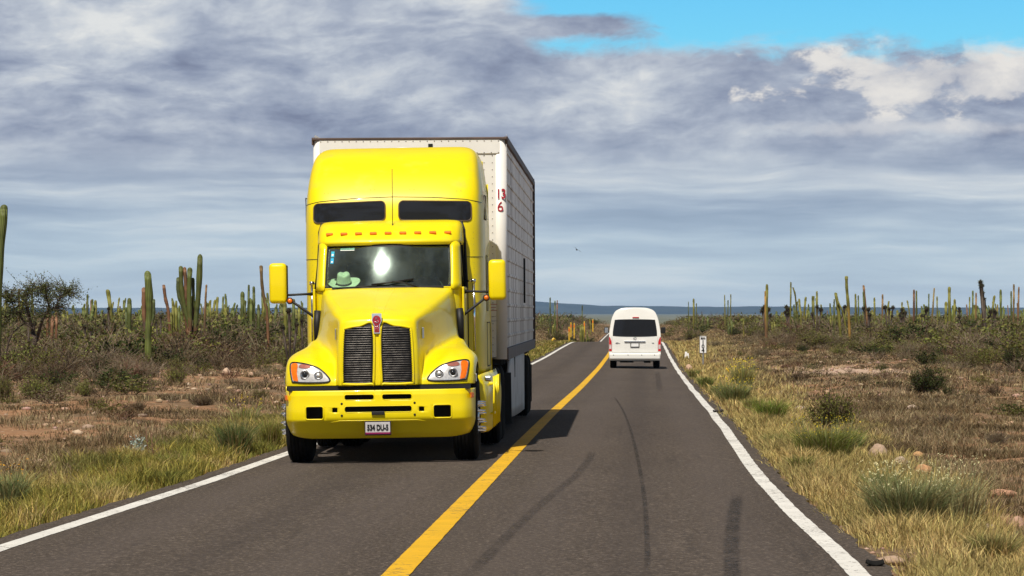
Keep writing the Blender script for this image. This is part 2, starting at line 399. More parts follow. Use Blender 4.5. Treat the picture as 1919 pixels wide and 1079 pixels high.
def ground_mat():
    m = bpy.data.materials.new('desert_soil'); m.use_nodes = True; t = NT(m.node_tree); b = t.n['Principled BSDF']
    g = t.new('ShaderNodeNewGeometry').outputs['Position']
    px, py, pz = t.sep(g)[:3]
    big = t.noise(g, 0.09, 6, 0.6, 0.3); mid = t.noise(g, 0.55, 6, 0.65, 0.4); sm = t.noise(g, 5.0, 6, 0.7); gr = t.noise(g, 28.0, 4, 0.7)
    c = t.ramp(sm, [(0.25, (0.16, 0.085, 0.043)), (0.5, (0.30, 0.165, 0.088)), (0.75, (0.44, 0.265, 0.155))])
    c2 = t.ramp(sm, [(0.25, (0.11, 0.072, 0.04)), (0.7, (0.24, 0.165, 0.10))])
    c = t.mix(t.sst(t.m('ADD', t.m('MULTIPLY', big, 0.4), t.m('MULTIPLY', mid, 0.6)), 0.43, 0.56), c2, c)
    c = t.mix(t.sst(gr, 0.60, 0.70, 0.0, 0.75), c, (0.40, 0.29, 0.215))
    vo = t.new('ShaderNodeTexVoronoi'); t.put(vo.inputs['Vector'], g); vo.inputs['Scale'].default_value = 3.3
    c = t.mix(t.sst(vo.outputs['Distance'], 0.20, 0.10, 0.0, 0.7), c, (0.45, 0.34, 0.26))
    bx_ = t.m('DIVIDE', t.m('SUBTRACT', px, 11.4), 2.3); by_ = t.m('DIVIDE', t.m('SUBTRACT', py, 121.0), 13.0)
    bare = t.m('SUBTRACT', t.m('ADD', t.m('MULTIPLY', bx_, bx_), t.m('MULTIPLY', by_, by_)), t.m('MULTIPLY', t.m('SUBTRACT', mid, 0.5), 2.5))
    c = t.mix(t.sst(bare, 1.2, 0.6, 0.0, 0.85), c, t.mix(gr, (0.36, 0.24, 0.17), (0.66, 0.50, 0.38)))
    # far away the plain is a dull sea of scrub
    px, py, pz = t.sep(g)[:3]
    farc = t.ramp(t.noise(t.xyz(t.m('MULTIPLY', px, 0.004), t.m('MULTIPLY', py, 0.0015), 0.0), 3.0, 6, 0.6), [(0.3, (0.10, 0.115, 0.075)), (0.7, (0.20, 0.19, 0.135))])
    c = t.mix(t.sst(py, 500.0, 1100.0), c, farc)
    t.put(b.inputs['Base Color'], c); b.inputs['Roughness'].default_value = 0.95; b.inputs['Specular IOR Level'].default_value = 0.15
    bn = t.new('ShaderNodeBump'); bn.inputs['Strength'].default_value = 0.8; bn.inputs['Distance'].default_value = 0.05
    t.put(bn.inputs['Height'], t.m('ADD', t.m('MULTIPLY', sm, 0.8), t.m('MULTIPLY', gr, 0.35))); t.put(b.inputs['Normal'], bn.outputs[0])
    return m
ground = np_mesh('ground', np.stack([XX, YY, ZZ], -1).reshape(-1, 3), Q, ground_mat(), smooth=True, nv=4)
tag(ground, kind='structure')

# far blue hills: ridges of real height some 14 km away
hx_ = np.linspace(-14000, 14000, 900); hy_ = np.linspace(12800, 15500, 34)
HX, HY = np.meshgrid(hx_, hy_, indexing='xy')
pxs = PX0+hx_/14100*F
top = np.interp(pxs, [-3000, -800, 0, 500, 800, 1000, 1060, 1120, 1300, 1450, 1700, 1919, 3000], [571, 573, 577, 577, 571, 564.5, 568.5, 572.5, 575, 573.5, 576, 576, 573])
hgt = (HOR-top)/F*14100+CZ+7
hgt = hgt+2.2*wav(hx_, hx_*0, 900, 7, 2)+1.2*wav(hx_, hx_*0, 170, 5, 1)
prof = np.sin(np.clip((HY-12800)/2700, 0, 1)*math.pi)**0.8
HZ = -7.3+hgt[None, :]*prof*(1+0.10*wav(HX, HY, 1100, 6, 3)*(1-prof))
i2 = np.arange(HX.size).reshape(HX.shape)
Q2 = np.stack([i2[:-1, :-1], i2[:-1, 1:], i2[1:, 1:], i2[1:, :-1]], -1).reshape(-1, 4)
hm = pmat('hill_scrub', (0.045, 0.05, 0.04), 0.95, 0, 0, 0.3, 0.004, spec=0.1)
tag(np_mesh('hills', np.stack([HX, HY, HZ], -1).reshape(-1, 3), Q2, hm, smooth=True, nv=4), kind='structure')

# ------------------------------------------------------------------ road
def road_mat():
    m = bpy.data.materials.new('asphalt'); m.use_nodes = True; t = NT(m.node_tree); b = t.n['Principled BSDF']
    g = t.new('ShaderNodeNewGeometry').outputs['Position']; px, py, pz = t.sep(g)[:3]
    across = t.m('SUBTRACT', px, t.m('MULTIPLY_ADD', py, 0.0375, -1.5925))
    big = t.noise(t.xyz(t.m('MULTIPLY', across, 0.9), t.m('MULTIPLY', py, 0.12), 0.0), 1.0, 6, 0.6)
    fine_ = t.noise(g, 24.0, 4, 0.85); fine2 = t.noise(g, 15.0, 5, 0.8)
    c = t.ramp(big, [(0.25, (0.046, 0.035, 0.027)), (0.75, (0.076, 0.059, 0.046))])
    c = t.mix(t.sst(fine_, 0.515, 0.62, 0.0, 0.9), c, (0.20, 0.16, 0.13))
    c = t.mix(t.sst(fine2, 0.47, 0.34, 0.0, 0.8), c, (0.022, 0.017, 0.015))
    # wheel tracks: slightly polished and paler bands, with a darker oil strip between them
    def band(c0, wd): return t.sst(t.m('ABSOLUTE', t.m('SUBTRACT', t.m('ABSOLUTE', across), c0)), wd, wd*0.2)
    c = t.mix(t.m('MULTIPLY', t.m('ADD', band(0.75, 0.45), band(2.35, 0.4)), 0.22), c, (0.105, 0.084, 0.074))
    c = t.mix(t.m('MULTIPLY', band(1.5, 0.35), 0.25), c, (0.036, 0.028, 0.025))
    st = t.noise(t.xyz(t.m('MULTIPLY', across, 6.0), t.m('MULTIPLY', py, 0.25), 0.0), 1.0, 4, 0.6)
    c = t.mix(t.sst(st, 0.56, 0.75, 0.0, 0.3), c, (0.03, 0.024, 0.021))
    t.put(b.inputs['Base Color'], c); b.inputs['Roughness'].default_value = 0.88; b.inputs['Specular IOR Level'].default_value = 0.25
    bn = t.new('ShaderNodeBump'); bn.inputs['Strength'].default_value = 0.5; bn.inputs['Distance'].default_value = 0.01
    t.put(bn.inputs['Height'], fine_); t.put(b.inputs['Normal'], bn.outputs[0])
    return m
def ribbon(name, D, a, b, dz, mat, n=2, kind='structure', parent=None, zf=None):
    """strip between offsets a(D) and b(D) from the centre line"""
    D = np.asarray(D, float); a = np.broadcast_to(a, D.shape); b = np.broadcast_to(b, D.shape)
    t = np.linspace(0, 1, n); o = a[:, None]*(1-t)+b[:, None]*t; Y = np.repeat(D[:, None], n, 1); X = xc(Y)+o
    Zz = zroad(X, Y)+dz; i = np.arange(X.size).reshape(X.shape)
    q = np.stack([i[:-1, :-1], i[:-1, 1:], i[1:, 1:], i[1:, :-1]], -1).reshape(-1, 4)
    ob = np_mesh(name, np.stack([X, Y, Zz], -1).reshape(-1, 3), q, mat, smooth=True, nv=4)
    if kind: tag(ob, kind=kind)
    return ob
rD = np.concatenate([np.arange(-40, 15, 3), np.arange(15, 90, 0.15), np.arange(90, 330, 0.6), geo(331, 1400, 2, 1.03)])
def ragged(D, amp, sd): return amp*(wav(D, D*0, 1.3, 7, sd)+0.8*wav(D, D*0, 9, 3, sd+1))
eR = offR(rD)+0.25+ragged(rD, 0.045, 2); eL = -(offL(rD)+0.30+ragged(rD, 0.045, 3))
ribbon('road', rD, eL, eR, 0.0, road_mat(), 15)
def paint_mat(name, col, wear):
    m = bpy.data.materials.new(name); m.use_nodes = True; t = NT(m.node_tree); b = t.n['Principled BSDF']
    g = t.new('ShaderNodeNewGeometry').outputs['Position']
    c = t.mix(t.sst(t.noise(g, 2.0, 5, 0.6), 0.3, 0.7), tuple(x*0.86 for x in col), col)
    c = t.mix(t.sst(t.m('ADD', t.noise(g, 14.0, 6, 0.8), t.m('MULTIPLY', t.noise(g, 0.7, 3, 0.5), 0.3)), 0.82-wear, 0.90-wear), c, (0.085, 0.068, 0.058))
    c = t.mix(t.sst(t.noise(g, 60.0, 3, 0.7), 0.62, 0.7, 0, 0.5), c, (0.25, 0.21, 0.17))
    t.put(b.inputs['Base Color'], c); b.inputs['Roughness'].default_value = 0.7; b.inputs['Specular IOR Level'].default_value = 0.3
    return m
WLINE = paint_mat('white_road_paint', (0.74, 0.72, 0.67), 0.125); YLINE = paint_mat('yellow_road_paint', (0.74, 0.42, 0.012), 0.10)
lD = rD[rD < 700]
def wob1(D, amp, sd): return .5*amp*wav(D, D*0, 0.7, 4, sd)
ro = offR(lD); lo = offL(lD)
ribbon('edge_line', lD, ro-0.075+wob1(lD, 0.008, 1)+0.014*wav(lD, lD*0, 14, 3, 1), ro+0.075+wob1(lD, 0.010, 2)+0.014*wav(lD, lD*0, 14, 3, 1), 0.004, WLINE, 3)
ribbon('edge_line', lD, -lo-0.085+wob1(lD, 0.010, 3), -lo+0.075+wob1(lD, 0.008, 4), 0.004, WLINE, 3)
ribbon('centre_line', lD, -0.09+wob1(lD, 0.005, 5), 0.09+wob1(lD, 0.005, 2), 0.004, YLINE, 3)
# skid marks and tar seams lying on the lane
def skid_mat(name, dark, amt, tread):
    m = bpy.data.materials.new(name); m.use_nodes = True; t = NT(m.node_tree); b = t.n['Principled BSDF']
    g = t.new('ShaderNodeNewGeometry').outputs['Position']; px, py, pz = t.sep(g)[:3]; eg = t.new('ShaderNodeAttribute', attribute_name='tint').outputs['Fac']
    b.inputs['Base Color'].default_value = (*dark, 1); b.inputs['Roughness'].default_value = 0.7
    f = t.sst(t.noise(g, 30.0, 5, 0.7), 0.36, 0.62)
    if tread:
        wv = t.m('SINE', t.m('MULTIPLY', py, 42.0)); f = t.m('MULTIPLY', f, t.sst(wv, -1.2, 0.6, 0.45, 1.0))
    f = t.m('MULTIPLY', t.m('MULTIPLY', f, t.sst(eg, 0.0, 0.9)), t.m('MULTIPLY', t.sst(t.noise(g, 1.2, 4, 0.6), 0.25, 0.6, 0.35, 1.0), amt))
    tr = t.new('ShaderNodeBsdfTransparent'); mx = t.new('ShaderNodeMixShader'); t.put(mx.inputs[0], f)
    t.l.new(tr.outputs[0], mx.inputs[1]); t.l.new(b.outputs[0], mx.inputs[2]); t.l.new(mx.outputs[0], t.n['Material Output'].inputs[0])
    return m
def pix_track(name, pts, wd, mat):
    P = [];
    for (px, py) in pts:
        D = 40.0
        for _ in range(40):
            x = PX(px, D); h = CZ-float(zroad(x, D)); D = 0.5*D+0.5*h*F/(py-HOR)
        P.append((D, PX(px, D)-float(xc(D))))
    P = catmull(np.array(P), 10)
    ribbon(name, P[:, 0], P[:, 1]-wd*.65, P[:, 1]+wd*.65, 0.004, mat, 5)
    ob = bpy.data.objects[sorted([o.name for o in bpy.data.objects if o.name.startswith('skid_mark')])[-1]]; me = ob.data; a = me.attributes.new('tint', 'FLOAT_COLOR', 'POINT')
    n = len(P); e = np.tile(np.array([0, .8, 1, .8, 0]), n)*np.repeat(np.clip(np.minimum(np.arange(n), np.arange(n)[::-1])/4, 0, 1), 5); a.data.foreach_set('color', np.repeat(e[:, None], 4, 1).astype(np.float32).ravel())
SK1 = skid_mat('skid_rubber', (0.012, 0.011, 0.011), 0.75, True); SK2 = skid_mat('worn_skid', (0.018, 0.015, 0.014), 0.42, False); SK3 = skid_mat('tar_seam_tar', (0.014, 0.012, 0.011), 0.6, False)
pix_track('skid_mark', [(1374, 1130), (1372, 1079), (1371, 1020), (1375, 970), (1383, 922)], 0.12, SK1)
pix_track('skid_mark', [(870, 1090), (945, 1010), (1020, 940), (1075, 895), (1103, 862), (1110, 845)], 0.10, SK2)
pix_track('skid_mark', [(1214, 1079), (1212, 1000), (1207, 930), (1195, 860), (1180, 800), (1165, 765), (1150, 742)], 0.045, SK3)
pix_track('skid_mark', [(1236, 735), (1234, 712), (1232, 695)], 0.16, SK2)
# ------------------------------------------------------------------ the truck tractor
TR = empty('truck', (-1.53, 39.9, float(zroad(-1.50, 41.0))), (0, -R(0.95), -R(1.72)))
tag(TR, 'yellow long-nosed truck with high sleeper cab coming towards the viewer in the left lane', 'truck')
def sym(cols):                                    # right half columns, centre first -> full width
    L = [[(-x, y, z) for x, y, z in c] for c in cols[:0:-1]]
    return np.array(L+[list(c) for c in cols])
C = [
 [(0,.02,.905),(0,.02,1.0),(0,.03,1.3),(0,.06,1.62),(0,.15,1.70),(0,.5,1.785),(0,1.0,1.885),(0,1.5,1.975),(0,1.93,2.045)],
 [(.22,.03,.905),(.22,.03,1.0),(.22,.04,1.3),(.22,.07,1.615),(.22,.155,1.695),(.25,.5,1.78),(.29,1.0,1.88),(.33,1.5,1.97),(.38,1.94,2.04)],
 [(.38,.055,.905),(.38,.055,1.0),(.38,.06,1.3),(.38,.10,1.60),(.38,.18,1.68),(.43,.5,1.765),(.50,1.0,1.865),(.56,1.5,1.955),(.63,1.98,2.03)],
 [(.45,.09,.905),(.455,.09,1.0),(.455,.10,1.3),(.445,.15,1.58),(.452,.24,1.655),(.515,.5,1.73),(.605,1.0,1.835),(.685,1.5,1.925),(.765,2.04,2.015)],
 [(.475,.15,.905),(.478,.16,1.0),(.472,.18,1.3),(.462,.25,1.47),(.478,.34,1.57),(.545,.55,1.645),(.64,1.0,1.75),(.725,1.5,1.84),(.80,2.06,1.93)],
 [(.49,.185,.905),(.49,.20,.99),(.485,.27,1.15),(.483,.35,1.29),(.505,.45,1.40),(.565,.65,1.49),(.665,1.05,1.585),(.745,1.5,1.66),(.82,2.06,1.72)],
 [(.50,.195,.905),(.503,.215,.975),(.503,.29,1.06),(.51,.40,1.155),(.535,.50,1.225),(.60,.75,1.30),(.70,1.1,1.37),(.78,1.5,1.43),(.85,1.9,1.46)],
 [(.56,.195,.905),(.567,.205,.97),(.58,.25,1.045),(.615,.35,1.14),(.655,.46,1.20),(.71,.72,1.285),(.79,1.1,1.345),(.86,1.45,1.385),(.92,1.78,1.40)],
 [(.75,.20,.905),(.75,.20,.97),(.76,.235,1.08),(.78,.31,1.18),(.80,.40,1.23),(.84,.7,1.30),(.88,1.05,1.34),(.92,1.4,1.355),(.96,1.72,1.34)],
 [(.96,.25,.905),(.96,.25,.97),(.965,.29,1.08),(.97,.35,1.165),(.98,.43,1.21),(1.0,.68,1.262),(1.02,1.0,1.285),(1.03,1.35,1.27),(1.035,1.66,1.20)],
 [(1.065,.34,.905),(1.07,.35,.97),(1.075,.38,1.06),(1.078,.43,1.12),(1.08,.5,1.16),(1.085,.7,1.21),(1.09,1.0,1.225),(1.09,1.35,1.20),(1.09,1.62,1.10)],
 [(1.10,.43,.905),(1.105,.45,.94),(1.108,.48,.98),(1.11,.53,1.03),(1.11,.58,1.07),(1.112,.72,1.12),(1.112,.98,1.15),(1.112,1.32,1.10),(1.112,1.52,.98)],
]
HP = patch(sym(C), 6, 6)
hb = bvh_of(HP)
hood = MB().grid(HP).build('hood', YEL, TR, solid=0.006, off=0)
# seams and creases of the hood
sl = MB()
for s in (-1, 1):
    sl.tube([hit(hb, 0, 1.70, 0)+Vector((s*(.055+.02*k), .0+.45*k*.95, .004+.0925*k*.9)) for k in range(4)], 0.004)
# two raised creases running up the hood
def top_line(x0, x1, y0, y1, n=14):
    T = BVHTree.FromPolygons([tuple(v) for v in HP.reshape(-1, 3)], [(i*HP.shape[1]+j, i*HP.shape[1]+j+1, (i+1)*HP.shape[1]+j+1, (i+1)*HP.shape[1]+j) for i in range(HP.shape[0]-1) for j in range(HP.shape[1]-1)])
    out = []
    for k in range(n+1):
        t = k/n; h = T.ray_cast(Vector((x0+(x1-x0)*t, y0+(y1-y0)*t, 4)), Vector((0, 0, -1)))
        if h[0]: out.append(h[0])
    return out
sl.b.free()
cr = MB()
for s in (-1, 1): cr.tube(top_line(s*.05, s*.10, .2, 1.85), 0.006)
cr.build('hood_crease', YEL, hood)
# grille: black skin on the hood painted as the shaded opening, bars, yellow rim
for s in (-1, 1):
    poly = [(s*.045, 1.585), (s*.045, .97), (s*.075, .925), (s*.37, .925), (s*.405, .965), (s*.40, 1.3), (s*.385, 1.53), (s*.36, 1.565), (s*.2, 1.592)]
    gp = catmull(np.array(poly), 4, True); gp = [tuple(p) for p in gp]
    g0 = drape(MB(), hb, gp, 0.006, 0.04).build('grille', BLK, TR)
    bars = MB()
    z = .945
    while z < 1.585:
        xs = []
        for i in range(len(gp)):
            (x1, z1), (x2, z2) = gp[i], gp[i-1]
            if (z1 > z) != (z2 > z): xs.append((x2-x1)*(z-z1)/(z2-z1)+x1)
        if len(xs) >= 2:
            a, b_ = min(xs), max(xs); pts = [hit(hb, a+(b_-a)*t/8, z, 0.016) for t in range(9)]
            for p in pts: p.z += 0
            bars.tube(pts, 0.0046, n=6)
        z += 0.0262
    bars.build('grille_bar', GRL, g0)
    rim = MB(); drape_line(rim, hb, gp, 0.010, 0.016, 0.03); rim.build('grille_surround', YEL, g0)
# bonnet badge
bd = MB()
def disc(mb, c, rx, rz, th, n=28, y0=0):
    f = [mb.b.verts.new((c[0]+rx*math.cos(2*math.pi*k/n), c[1]-th, c[2]+rz*math.sin(2*math.pi*k/n))) for k in range(n)]
    bk = [mb.b.verts.new((c[0]+rx*math.cos(2*math.pi*k/n), c[1], c[2]+rz*math.sin(2*math.pi*k/n))) for k in range(n)]
    mb.b.faces.new(f)
    for k in range(n): mb.b.faces.new((f[k], f[(k+1) % n], bk[(k+1) % n], bk[k]))
def plate(mb, poly, y, th):
    n = len(poly); f = [mb.b.verts.new((x, y-th, z)) for x, z in poly]; bk = [mb.b.verts.new((x, y, z)) for x, z in poly]
    mb.b.faces.new(f)
    for k in range(n): mb.b.faces.new((f[k], f[(k+1) % n], bk[(k+1) % n], bk[k]))
plate(bd, [(-.055, 1.735), (.055, 1.735), (.058, 1.65), (.035, 1.60), (.036, 1.505), (-.036, 1.505), (-.035, 1.60), (-.058, 1.65)], .06, .05)
badge = bd.build('badge', CHR, TR)
b2 = MB(); disc(b2, (0, .012, 1.655), .048, .056, .012); plate(b2, [(-.028, 1.612), (.028, 1.612), (.028, 1.515), (-.028, 1.515)], .012, .008); b2.build('badge_enamel', REDP, badge)
b3 = MB()
for a, b_, c_, d_ in ((-.012, 1.695, -.012, 1.66), (-.012, 1.676, .012, 1.695), (-.006, 1.68, .014, 1.66), (-.022, 1.652, -.010, 1.618), (-.010, 1.618, 0, 1.645), (0, 1.645, .010, 1.618), (.010, 1.618, .022, 1.652)):
    b3.tube([(a, -.002, b_), (c_, -.002, d_)], 0.0035, n=5)
for x in (-.014, 0, .014): b3.tube([(x, .002, 1.60), (x, .002, 1.52)], 0.003, n=5)
b3.build('badge_emblem', CHR, badge)
for s in (-1, 1):                                  # small vertical badges on the hood flanks
    t_ = MB(); y_ = .40
    for dx in (0, .028):
        t_.box((s*(.505+dx*.25), y_+dx*1.3, 1.50), (.012, .022, .13), ('Z', R(-s*12)), bevel=.004)
    t_.build('side_badge', ALU, TR)
# headlights
for s in (-1, 1):
    hp = catmull(np.array([(s*.575, .955), (s*.60, 1.02), (s*.70, 1.105), (s*.80, 1.145), (s*.90, 1.168), (s*1.01, 1.175), (s*1.035, 1.13), (s*1.01, .975), (s*.97, .952), (s*.75, .945)]), 4, True)
    hp = [tuple(p) for p in hp]
    hl = drape(MB(), hb, hp, 0.006, 0.035).build('headlight', LENS, TR)
    drape_line(MB(), hb, hp, 0.006, 0.010, 0.03).build('headlight_seal', BLK, hl)
    ap = [tuple(p) for p in catmull(np.array([(s*.945, 1.155), (s*1.005, 1.162), (s*1.022, 1.12), (s*.995, .985), (s*.965, .968), (s*.935, .968), (s*.95, 1.06)]), 3, True)]
    drape(MB(), hb, ap, 0.013, 0.03).build('turn_signal', AMB, hl)
    rp = [tuple(p) for p in catmull(np.array([(s*.80, 1.135), (s*.90, 1.155), (s*.93, 1.12), (s*.86, 1.105), (s*.80, 1.115)]), 3, True)]
    drape(MB(), hb, rp, 0.012, 0.03).build('side_reflector', pmat('pink_reflector', (.45, .16, .12), .2, .3, .5, .2, 20), hl)  # reddish reflection in the lamp, painted as a pink patch
    for cx, rr in ((.70, .050), (.855, .056)):
        p = hit(hb, s*cx, 1.035 if cx > .8 else 1.025, 0.012)
        bl = MB(); bl.lathe([(0.0, rr), (-.010, rr*.98), (-.012, rr*.80), (-.002, rr*.62), (-.001, rr*.5)], p, 'y', 24)
        bl.build('lamp_ring', ALU, hl)
        m2 = MB(); m2.lathe([(-.001, rr*.58), (-.012, rr*.50), (-.020, rr*.3), (-.023, .002)], p, 'y', 20); m2.build('lamp_bulb', TINT if cx > .8 else LENS, hl)
# bumper
bx = [0, .03, .05, .15, .25, .385, .40, .44, .47, .50, .53, .59, .64, .72, .80, .835, .87, .93, .98, 1.02, 1.055, 1.08, 1.095, 1.10]
bz = [.853, .838, .80, .788, .745, .72, .685, .665, .655, .64, .615, .603, .58, .55, .53, .505, .47, .43, .38, .335, .305, .295]
full = [-x for x in bx[:0:-1]]+bx
def bump_y(x, z, i):
    a = abs(x); y = .02+.10*(a/1.1)**2
    k = full.index(x); e = {1.02: .03, 1.055: .07, 1.08: .13, 1.095: .24, 1.10: .42}.get(a, 0); y += e+max(0, a-.80)*.15
    y += -.02*math.exp(-((z-.60)/.12)**2)
    if z < .52-.03*min(1, max(0, (a-.3)/.7)): y += (.52-z)*.75
    if z > .83: y += .02
    if z < .31: y += .05
    return y
BPt = []
for z in bz:
    row = []
    for i, x in enumerate(full):
        q = max(0, (.52-z)/.225); xx = x*(1-.05*q*q*(abs(x)/1.1)**2); zz = z
        if z < .5: zz = z+.045*q*max(0, (abs(x)-.75)/.35)**2
        row.append((xx, bump_y(x, z, i), zz))
    BPt.append(row)
BPt = np.array(BPt)
def hole(i, j):
    za, zb = bz[i+1], bz[i]; xa, xb = full[j], full[j+1]
    zc_ = (za+zb)/2; xm = abs((xa+xb)/2)
    if .745 < zc_ < .80 and .05 < xm < .385: return True
    if .603 < zc_ < .665 and xm < .385: return True
    if .53 < zc_ < .665 and .64 < xm < .835: return True
    if .603 < zc_ < .655 and .47 < xm < .53: return True
    return False
bump = MB().grid(BPt, skip=hole).build('bumper', YEL2, TR, solid=0.006, off=0)
bv = bvh_of(BPt)
bk_ = MB(); bk_.box((0, .46, .66), (1.95, .02, .34)); bk_.build('bumper_backing', BLK, bump)
rm = MB()
for s in (-1, 1):
    drape_line(rm, bv, rrect(min(s*.632, s*.843), max(s*.632, s*.843), .522, .673, .03), .004, .008, .03)
    drape_line(rm, bv, rrect(min(s*.045, s*.39), max(s*.045, s*.39), .74, .805, .028), .002, .005, .03)
drape_line(rm, bv, rrect(-.39, .39, .598, .67, .03), .002, .005, .04)
drape_line(rm, bv, [(-.55, .49), (-.45, .505), (.45, .505), (.55, .49)], .002, .006, .04, closed=False)
rm.build('bumper_moulding', YEL2, bump)
for s in (-1, 1):
    for x, z in ((.42, .70), (.42, .565)):
        p = hit(bv, s*x, z, .002); MB().lathe([(0, .014), (-.006, .013), (-.010, .006)], p, 'y', 12).build('bumper_bolt', DARK, bump)
hk = MB().box((.0, .0, .588), (.15, .05, .04), bevel=.006); hk.build('tow_hook_cover', BLK, bump)
for s in (-1, 1):
    p = (s*1.078, .20, .775); MB().box(p, (.012, .085, .06), ('Z', R(-s*20)), bevel=.004).build('side_marker', AMB, bump)
pl = MB().box((-.005, -.015, .415), (.305, .018, .165), ('X', R(6)), bevel=.004).build('number_plate', pmat('plate_frame', (.03, .02, .025), .4), TR)
MB().box((-.005, -.026, .418), (.285, .006, .135), ('X', R(6)), bevel=.002).build('plate_face', pmat('plate_white', (.62, .60, .60), .4, dirt=((.4, .36, .34), .5, .9, 30)), pl)
MB().box((-.005, -.0235, .358), (.285, .008, .020), ('X', R(6))).build('plate_band', pmat('plate_maroon', (.28, .02, .10), .4), pl)
text('plate_text', '534 DU-5', .092, (-.005, -.034, .420), (R(96), 0, 0), BLK, pl, sx=.66, bold=.003)
# gap between hood and bumper
MB().box((0, .33, .875), (2.1, .34, .05)).build('valance', BLK, TR)

# ---- cab
def loop_rows(half, rows):
    out = []
    for (z, sx, fy) in rows:
        r_ = [(x*sx, fy(x, y), z) for x, y in half]
        out.append([(-a, b, c) for a, b, c in r_[:0:-1]][::-1][::-1]+r_ if False else [(-a, b, c) for a, b, c in r_[:0:-1]]+r_)
    return np.array(out)
cab_half = [(0, 1.95), (.4, 1.98), (.72, 2.06), (.83, 2.12), (.885, 2.25), (.90, 2.5), (.90, 3.2)]
cabrows = [(1.0, 1, lambda x, y: y), (1.5, 1, lambda x, y: y), (2.0, 1, lambda x, y: y), (2.035, .998, lambda x, y: y)]
cab = MB().grid(patch(loop_rows(cab_half, cabrows), 2, 4)).build('cab', YEL, TR, solid=.006, off=0)
# pillars
for s in (-1, 1):
    pm = MB(); A = [[(s*.765, 2.055, 2.02), (s*.80, 2.06, 2.02), (s*.86, 2.14, 2.02), (s*.89, 2.30, 2.02)],
         [(s*.762, 2.20, 2.30), (s*.798, 2.20, 2.30), (s*.85, 2.28, 2.30), (s*.875, 2.42, 2.30)],
         [(s*.750, 2.36, 2.60), (s*.785, 2.35, 2.60), (s*.835, 2.42, 2.60), (s*.86, 2.55, 2.60)]]
    pm.grid(patch(A, 4, 3)); pm.build('pillar', YEL, cab, solid=.02, off=0); pm = MB()
    # rear door pillar and sill above the glass
    pm.grid(patch([[(s*.895, 3.0, 2.02), (s*.895, 3.2, 2.02)], [(s*.86, 3.0, 2.60), (s*.86, 3.2, 2.60)]], 2, 2)); pm.build('door_post', YEL, cab, solid=.02, off=0)
for s in (-1, 1):
    dr = MB().box((s*.905, 2.66, 1.52), (.03, .98, 1.05), bevel=.012).build('door', YEL, TR)
    MB().grid(patch([[(s*.893, 2.24, 2.05), (s*.893, 3.0, 2.05)], [(s*.862, 2.50, 2.57), (s*.862, 3.0, 2.57)]], 2, 2)).build('side_window', TINT, dr, solid=.006)
    MB().tube([(s*.897, 2.25, 2.045), (s*.866, 2.50, 2.575), (s*.866, 3.0, 2.575), (s*.897, 3.0, 2.045)], .012, closed=True).build('window_seal', BLK, dr)
    MB().box((s*.93, 2.95, 1.75), (.03, .12, .04), bevel=.01).build('door_handle', BLK, dr)
roof_half = [(0, 2.19), (.4, 2.21), (.70, 2.30), (.80, 2.37), (.86, 2.48), (.885, 2.70), (.885, 3.2)]
def rf(sh): return lambda x, y: y+sh*(3.2-y)/1.0
rr_ = [(2.565, .985, rf(.02)), (2.60, 1.0, rf(-.02)), (2.66, 1.0, rf(.03)), (2.74, .995, rf(.13)), (2.80, .985, rf(.24)), (2.84, .965, rf(.36)), (2.862, .93, rf(.50)), (2.875, .84, rf(.66)), (2.88, .6, rf(.8)), (2.882, .1, rf(.9))]
RP = patch(loop_rows(roof_half, rr_), 3, 5); rb = bvh_of(RP)
croof = MB().grid(RP).build('roof', YEL, TR, solid=.006, off=0)
for s in (-1, 1):
    bb0 = MB(); bb0.tube([(s*.915, 3.02, 1.15), (s*.915, 3.02, 2.1), (s*.90, 3.0, 2.55), (s*.895, 2.97, 2.75), (s*.86, 2.98, 2.86)], .020, n=6); bb0.build('roof_seal', BLK, TR)
for k in range(9):                                 # cab roof marker lamps
    x = -.72+k*.18; p = hit(rb, x, 2.70, .004)
    ml = MB().box(p, (.085, .05, .034), ('X', R(-35)), bevel=.010); ml.build('marker_light', AMB, TR)
